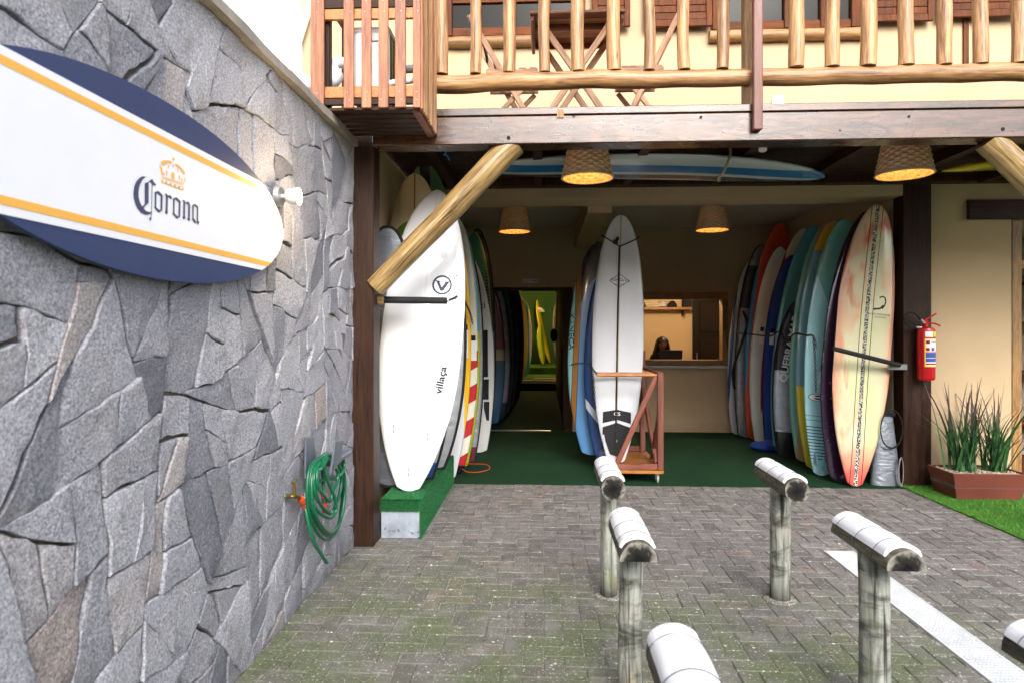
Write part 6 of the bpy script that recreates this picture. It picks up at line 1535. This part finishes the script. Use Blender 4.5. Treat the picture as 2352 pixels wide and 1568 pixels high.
# seated person
def person(cx_, cy_, hz):
    pe = empty('person', (cx_, cy_, 0.0), label='person with long dark hair in a dark top, looking down at the laptop', cat='person')
    def V3(x, y, z): return (cx_ + x, cy_ + y, z)
    sh = hz - 0.30
    vs = [V3(0, .12, .52), V3(0, .11, .72), V3(0, .08, .95), V3(0, .06, sh - .06), V3(0, .05, sh + .02), V3(0, .03, sh + .08),
          V3(-.16, .05, sh - .02), V3(-.20, .0, sh - .27), V3(-.14, -.19, sh - .30), V3(-.10, -.26, sh - .28), V3(.16, .05, sh - .02), V3(.20, .0, sh - .27), V3(.14, -.19, sh - .30), V3(.10, -.26, sh - .28),
          V3(-.1, .1, .5), V3(-.11, -.3, .5), V3(-.11, -.32, .1), V3(-.11, -.42, .05), V3(.1, .1, .5), V3(.11, -.3, .5), V3(.11, -.32, .1), V3(.11, -.42, .05)]
    es = [(0, 1), (1, 2), (2, 3), (3, 4), (4, 5), (3, 6), (6, 7), (7, 8), (8, 9), (3, 10), (10, 11), (11, 12), (12, 13), (0, 14), (14, 15), (15, 16), (16, 17), (0, 18), (18, 19), (19, 20), (20, 21)]
    rad = [(.15, .11), (.13, .09), (.14, .1), (.12, .085), (.05, .05), (.046, .046), (.058, .055), (.042, .042), (.032, .032), (.03, .018), (.058, .055), (.042, .042), (.032, .032), (.03, .018),
           (.09, .09), (.065, .065), (.04, .04), (.04, .03), (.09, .09), (.065, .065), (.04, .04), (.04, .03)]
    for s in (-1, 1):                    # five bent fingers a hand
        w = 9 if s < 0 else 13
        for f in range(5):
            x0 = s * .10 + (f - 2) * .017; k = len(vs)
            if f == (4 if s < 0 else 0): a, b = V3(s * .10 - s * .035, -.27, sh - .29), V3(s * .10 - s * .05, -.30, sh - .30)
            else: a, b = V3(x0, -.31 - (.006 if f in (1, 2, 3) else 0), sh - .275), V3(x0, -.345 - (.008 if f == 2 else 0), sh - .305)
            vs += [a, b]; es += [(w, k), (k, k + 1)]; rad += [(.009, .009), (.007, .007)]
    me = bpy.data.meshes.new('body'); me.from_pydata(vs, es, [])
    ob = bpy.data.objects.new('body', me); COL.objects.link(ob)
    ob.modifiers.new('skin', 'SKIN'); sv = me.skin_vertices[0].data
    for i, r in enumerate(rad): sv[i].radius = r
    sv[0].use_root = True
    ob.modifiers.new('sub', 'SUBSURF').levels = 2
    dg_ = bpy.context.evaluated_depsgraph_get(); dg_.update(); m2 = bpy.data.meshes.new_from_object(ob.evaluated_get(dg_))
    base = [v.co.copy() for v in m2.vertices]; bf = [tuple(p.vertices) for p in m2.polygons]
    bpy.data.objects.remove(ob)
    # head: lofted egg with brow, nose, cheeks, chin, tipped down
    hd = MB(); hv = []; hf = []; n = 24; mr = 20; hc = Vector(V3(0, -.015, hz - .115)); tip_ = Matrix.Rotation(R(16), 3, 'X')
    for i in range(mr + 1):
        p = math.pi * i / mr; z = -.118 * math.cos(p); ring_r = math.sin(p) ** 0.85
        for j in range(n):
            a = 2 * math.pi * j / n; x = .077 * ring_r * math.cos(a); y = .095 * ring_r * math.sin(a)
            if z < -.02: x *= 1 - .32 * min(1, (-.02 - z) / .1); 
            if y < 0:
                y *= .96
                y -= .021 * math.exp(-((x / .011) ** 2)) * math.exp(-(((z + .026) / .018) ** 2)) + .008 * math.exp(-((x / .008) ** 2)) * math.exp(-(((z + .005) / .025) ** 2))
                y += .007 * (math.exp(-(((x - .03) / .014) ** 2)) + math.exp(-(((x + .03) / .014) ** 2))) * math.exp(-(((z - .004) / .011) ** 2))
                y -= .006 * math.exp(-((x / .02) ** 2)) * math.exp(-(((z + .062) / .008) ** 2)) + .006 * math.exp(-((x / .022) ** 2)) * math.exp(-(((z + .098) / .012) ** 2))
            hv.append(hc + tip_ @ Vector((x, y, z)))
    for i in range(mr):
        for j in range(n): hf.append((i * n + j, i * n + (j + 1) % n, (i + 1) * n + (j + 1) % n, (i + 1) * n + j))
    g = G('skin_and_dark_top', 0.6, 0.35); p_ = g.sep(g.pos)
    top = g.band(p_[2], 0.0, sh + .005); handm = g.math('LESS_THAN', p_[1], cy_ - .2); 
    c = g.mix(g.math('MULTIPLY', top, g.math('SUBTRACT', 1.0, g.math('MULTIPLY', handm, g.band(p_[2], sh - .4, sh)))), '#a5745a', '#15141a')
    g.set(c)
    all_ = MB().add(base, bf).add(hv, hf); all_.build('body', g.m, pe, smooth=True, ang=80)
    Mh = flat('dark_brown_hair', '#1a110d', 0.45, bump=0.5); Md = flat('dark_brow', '#20130e', 0.6); Mlip = flat('lips', '#8a4640', 0.5)
    def fp(x, z, e=0.0):
        y = -.095 * math.sqrt(max(0, 1 - (x / .077) ** 2 - (z / .125) ** 2)) * .97 - e; return hc + tip_ @ Vector((x, y, z))
    for s in (-1, 1):
        MB().tube([fp(s * .013, .024, .003), fp(s * .03, .029, .001), fp(s * .047, .022, 0)], [.002, .0035, .0015], 6).build('eyebrow', Md, pe)
        MB().tube([fp(s * .016, .002, .0), fp(s * .03, -.003, -.001), fp(s * .045, .001, -.001)], .0028, 6).build('eyelid', Md, pe)
    MB().tube([fp(-.022, -.06, .003), fp(-.008, -.057, .008), fp(.008, -.057, .008), fp(.022, -.06, .003)], [.002, .006, .006, .002], 8).build('lips', Mlip, pe, smooth=True)
    # hair: cap plus long locks falling past the shoulders, face left open
    hr = MB(); r = random.Random(5)
    for k in range(150):
        a = r.uniform(-0.55, 3.69); el = r.uniform(0.15, 1.0)
        top_ = hc + tip_ @ Vector((0.01 * r.uniform(-1, 1), .01, .118))
        sx_, sy_ = math.cos(a), math.sin(a)
        if sy_ < -0.1 and abs(sx_) < 0.86: continue
        rr = r.uniform(.95, 1.12)
        m1 = hc + tip_ @ Vector((.084 * sx_ * rr * .8, .1 * sy_ * rr * .8 + .005, .075)); m2_ = hc + tip_ @ Vector((.093 * sx_ * rr, .1 * sy_ * rr + .01, .01))
        m3 = hc + Vector((.115 * sx_ * rr, .085 * sy_ * rr + .02, -.09)); m4 = hc + Vector((.125 * sx_ * rr + r.uniform(-.02, .02), .075 * sy_ * rr + .03, -.17)); m5 = hc + Vector((.13 * sx_ * rr + r.uniform(-.03, .03), .07 * sy_ * rr + .03, -.24 - r.uniform(0, .06)))
        hr.tube(smooth_path([top_, m1, m2_, m3, m4, m5], 4), [.013] * 4 + [.014] * 12 + [.011] * 4 + [.004], 6)
    cv = []; cf = []
    for i in range(mr + 1):
        p = math.pi * i / mr; z = -.118 * math.cos(p); q = math.sin(p) ** 0.85
        for j in range(n):
            a = 2 * math.pi * j / n; k_ = 1.09 + 0.02 * nz(j * 0.9, i * 0.9)
            cv.append(hc + tip_ @ Vector((.079 * q * math.cos(a) * k_, .098 * q * math.sin(a) * k_ + .004, z * 1.06)))
    for i in range(mr):
        for j in range(n):
            a = 2 * math.pi * (j + 0.5) / n; z = -.118 * math.cos(math.pi * (i + 0.5) / mr); fr = math.sin(a) < -0.25
            if fr and z < .062 - .06 * abs(math.cos(a)) ** 2: continue
            if z < -.06: continue
            cf.append((i * n + j, i * n + (j + 1) % n, (i + 1) * n + (j + 1) % n, (i + 1) * n + j))
    hr.add(cv, cf)
    hr.build('hair', Mh, pe, smooth=True)
    return pe
pc = P(1521, 800, 11.55)
person(pc.x, 11.55, P(1521, 774, 11.5).z)
# small warm lamp that lights the office, and the yard lamp seen glowing on the ochre wall
def bulb_lamp(name, loc, en, col, label, size=0.06):
    l = empty(name, loc, label=label, cat='lamp'); v = Vector(loc)
    m = MB(); sphere(m, v, 0.05, 14, 9); m.build('globe', m_emit(name + '_glow', '#ffd9a0', 5.0), l, smooth=True)
    MB().lathe([(0.06, 0.055), (0.06, 0.075), (0.02, 0.08)], 16, Matrix.Translation(v)).build('fitting', M_PLASTIC, l)
    d = bpy.data.lights.new(name + '_light', 'POINT'); d.energy = en; d.color = col; d.shadow_soft_size = size
    o = bpy.data.objects.new(name + '_light', d); COL.objects.link(o); attach(o, l, Matrix.Translation(v - Vector((0, 0, 0.1))))
bulb_lamp('office_ceiling_lamp', (2.45, 11.25, 2.53), 20.0, (1.0, 0.8, 0.56), 'round warm ceiling lamp inside the office')
bulb_lamp('yard_wall_lamp', (0.2, 21.6, 3.28), 55.0, (1.0, 0.74, 0.30), 'bright warm lamp above the back yard')
# low timber ramp and door stop seen in the corridor
ra, rb2 = P(1228, 848, 19.5), P(1290, 848, 19.5)
tag(MB().box((ra.x, 19.0, 0.21), (0.46, 19.18, 0.25)).box((ra.x - 0.3, 18.3, 0.21), (0.44, 18.5, 0.245)).build('loose_planks', M_CHAIR, None, bevel=0.005), 'two pale planks lying on the back yard matting', 'planks')
mt = empty('hanging_bag', (0.3, 15.0, 1.2), label='dark bag hanging on the corridor wall', cat='bag')
m = MB(); hbz = P(1288, 770, 14.8); sphere(m, (0.24, 14.8, hbz.z), 0.16, 14, 9, (0.55, 1.0, 0.95)); m.build('bag_body', M_RUBBER, mt, smooth=True)
MB().tube([(0.28, 14.8, hbz.z + 0.12), (0.33, 14.8, hbz.z + 0.9)], 0.012, 6).build('strap', M_RUBBER, mt)

# ---------------------------------------------------------------- added house blocking low sky light from behind the camera, and boundary wall
nb_ = empty('sky_blocker_house', (2, -11, 0), label='added pale two storey house, unseen behind the camera, blocking low sky light', cat='house')
M_NB = stucco('grey_outer_render', '#8f8a80'); M_RF = flat('clay_roof', '#7a4430', 0.8)
MB().box((-14, -17, 0), (16, -11, 5.6)).build('wall', M_NB, nb_)
MB().add([(-14.6, -17.6, 5.6), (16.6, -17.6, 5.6), (16.6, -10.4, 5.6), (-14.6, -10.4, 5.6), (-12, -14, 7.2), (14, -14, 7.2)], [(0, 1, 5, 4), (2, 3, 4, 5), (1, 2, 5), (3, 0, 4), (3, 2, 1, 0)]).build('roof', M_RF, nb_)
for x in (-10, -5, 0, 5, 10): MB().box((x, -11.03, 3.4), (x + 1.4, -10.98, 4.7)).build('window', M_GLASS, nb_)
yw = MB().box((8.2, -10, 0), (8.45, 2.0, 2.6)).build('boundary_wall', M_NB); tag(yw, 'plain rendered boundary wall on the open side of the yard', 'wall')
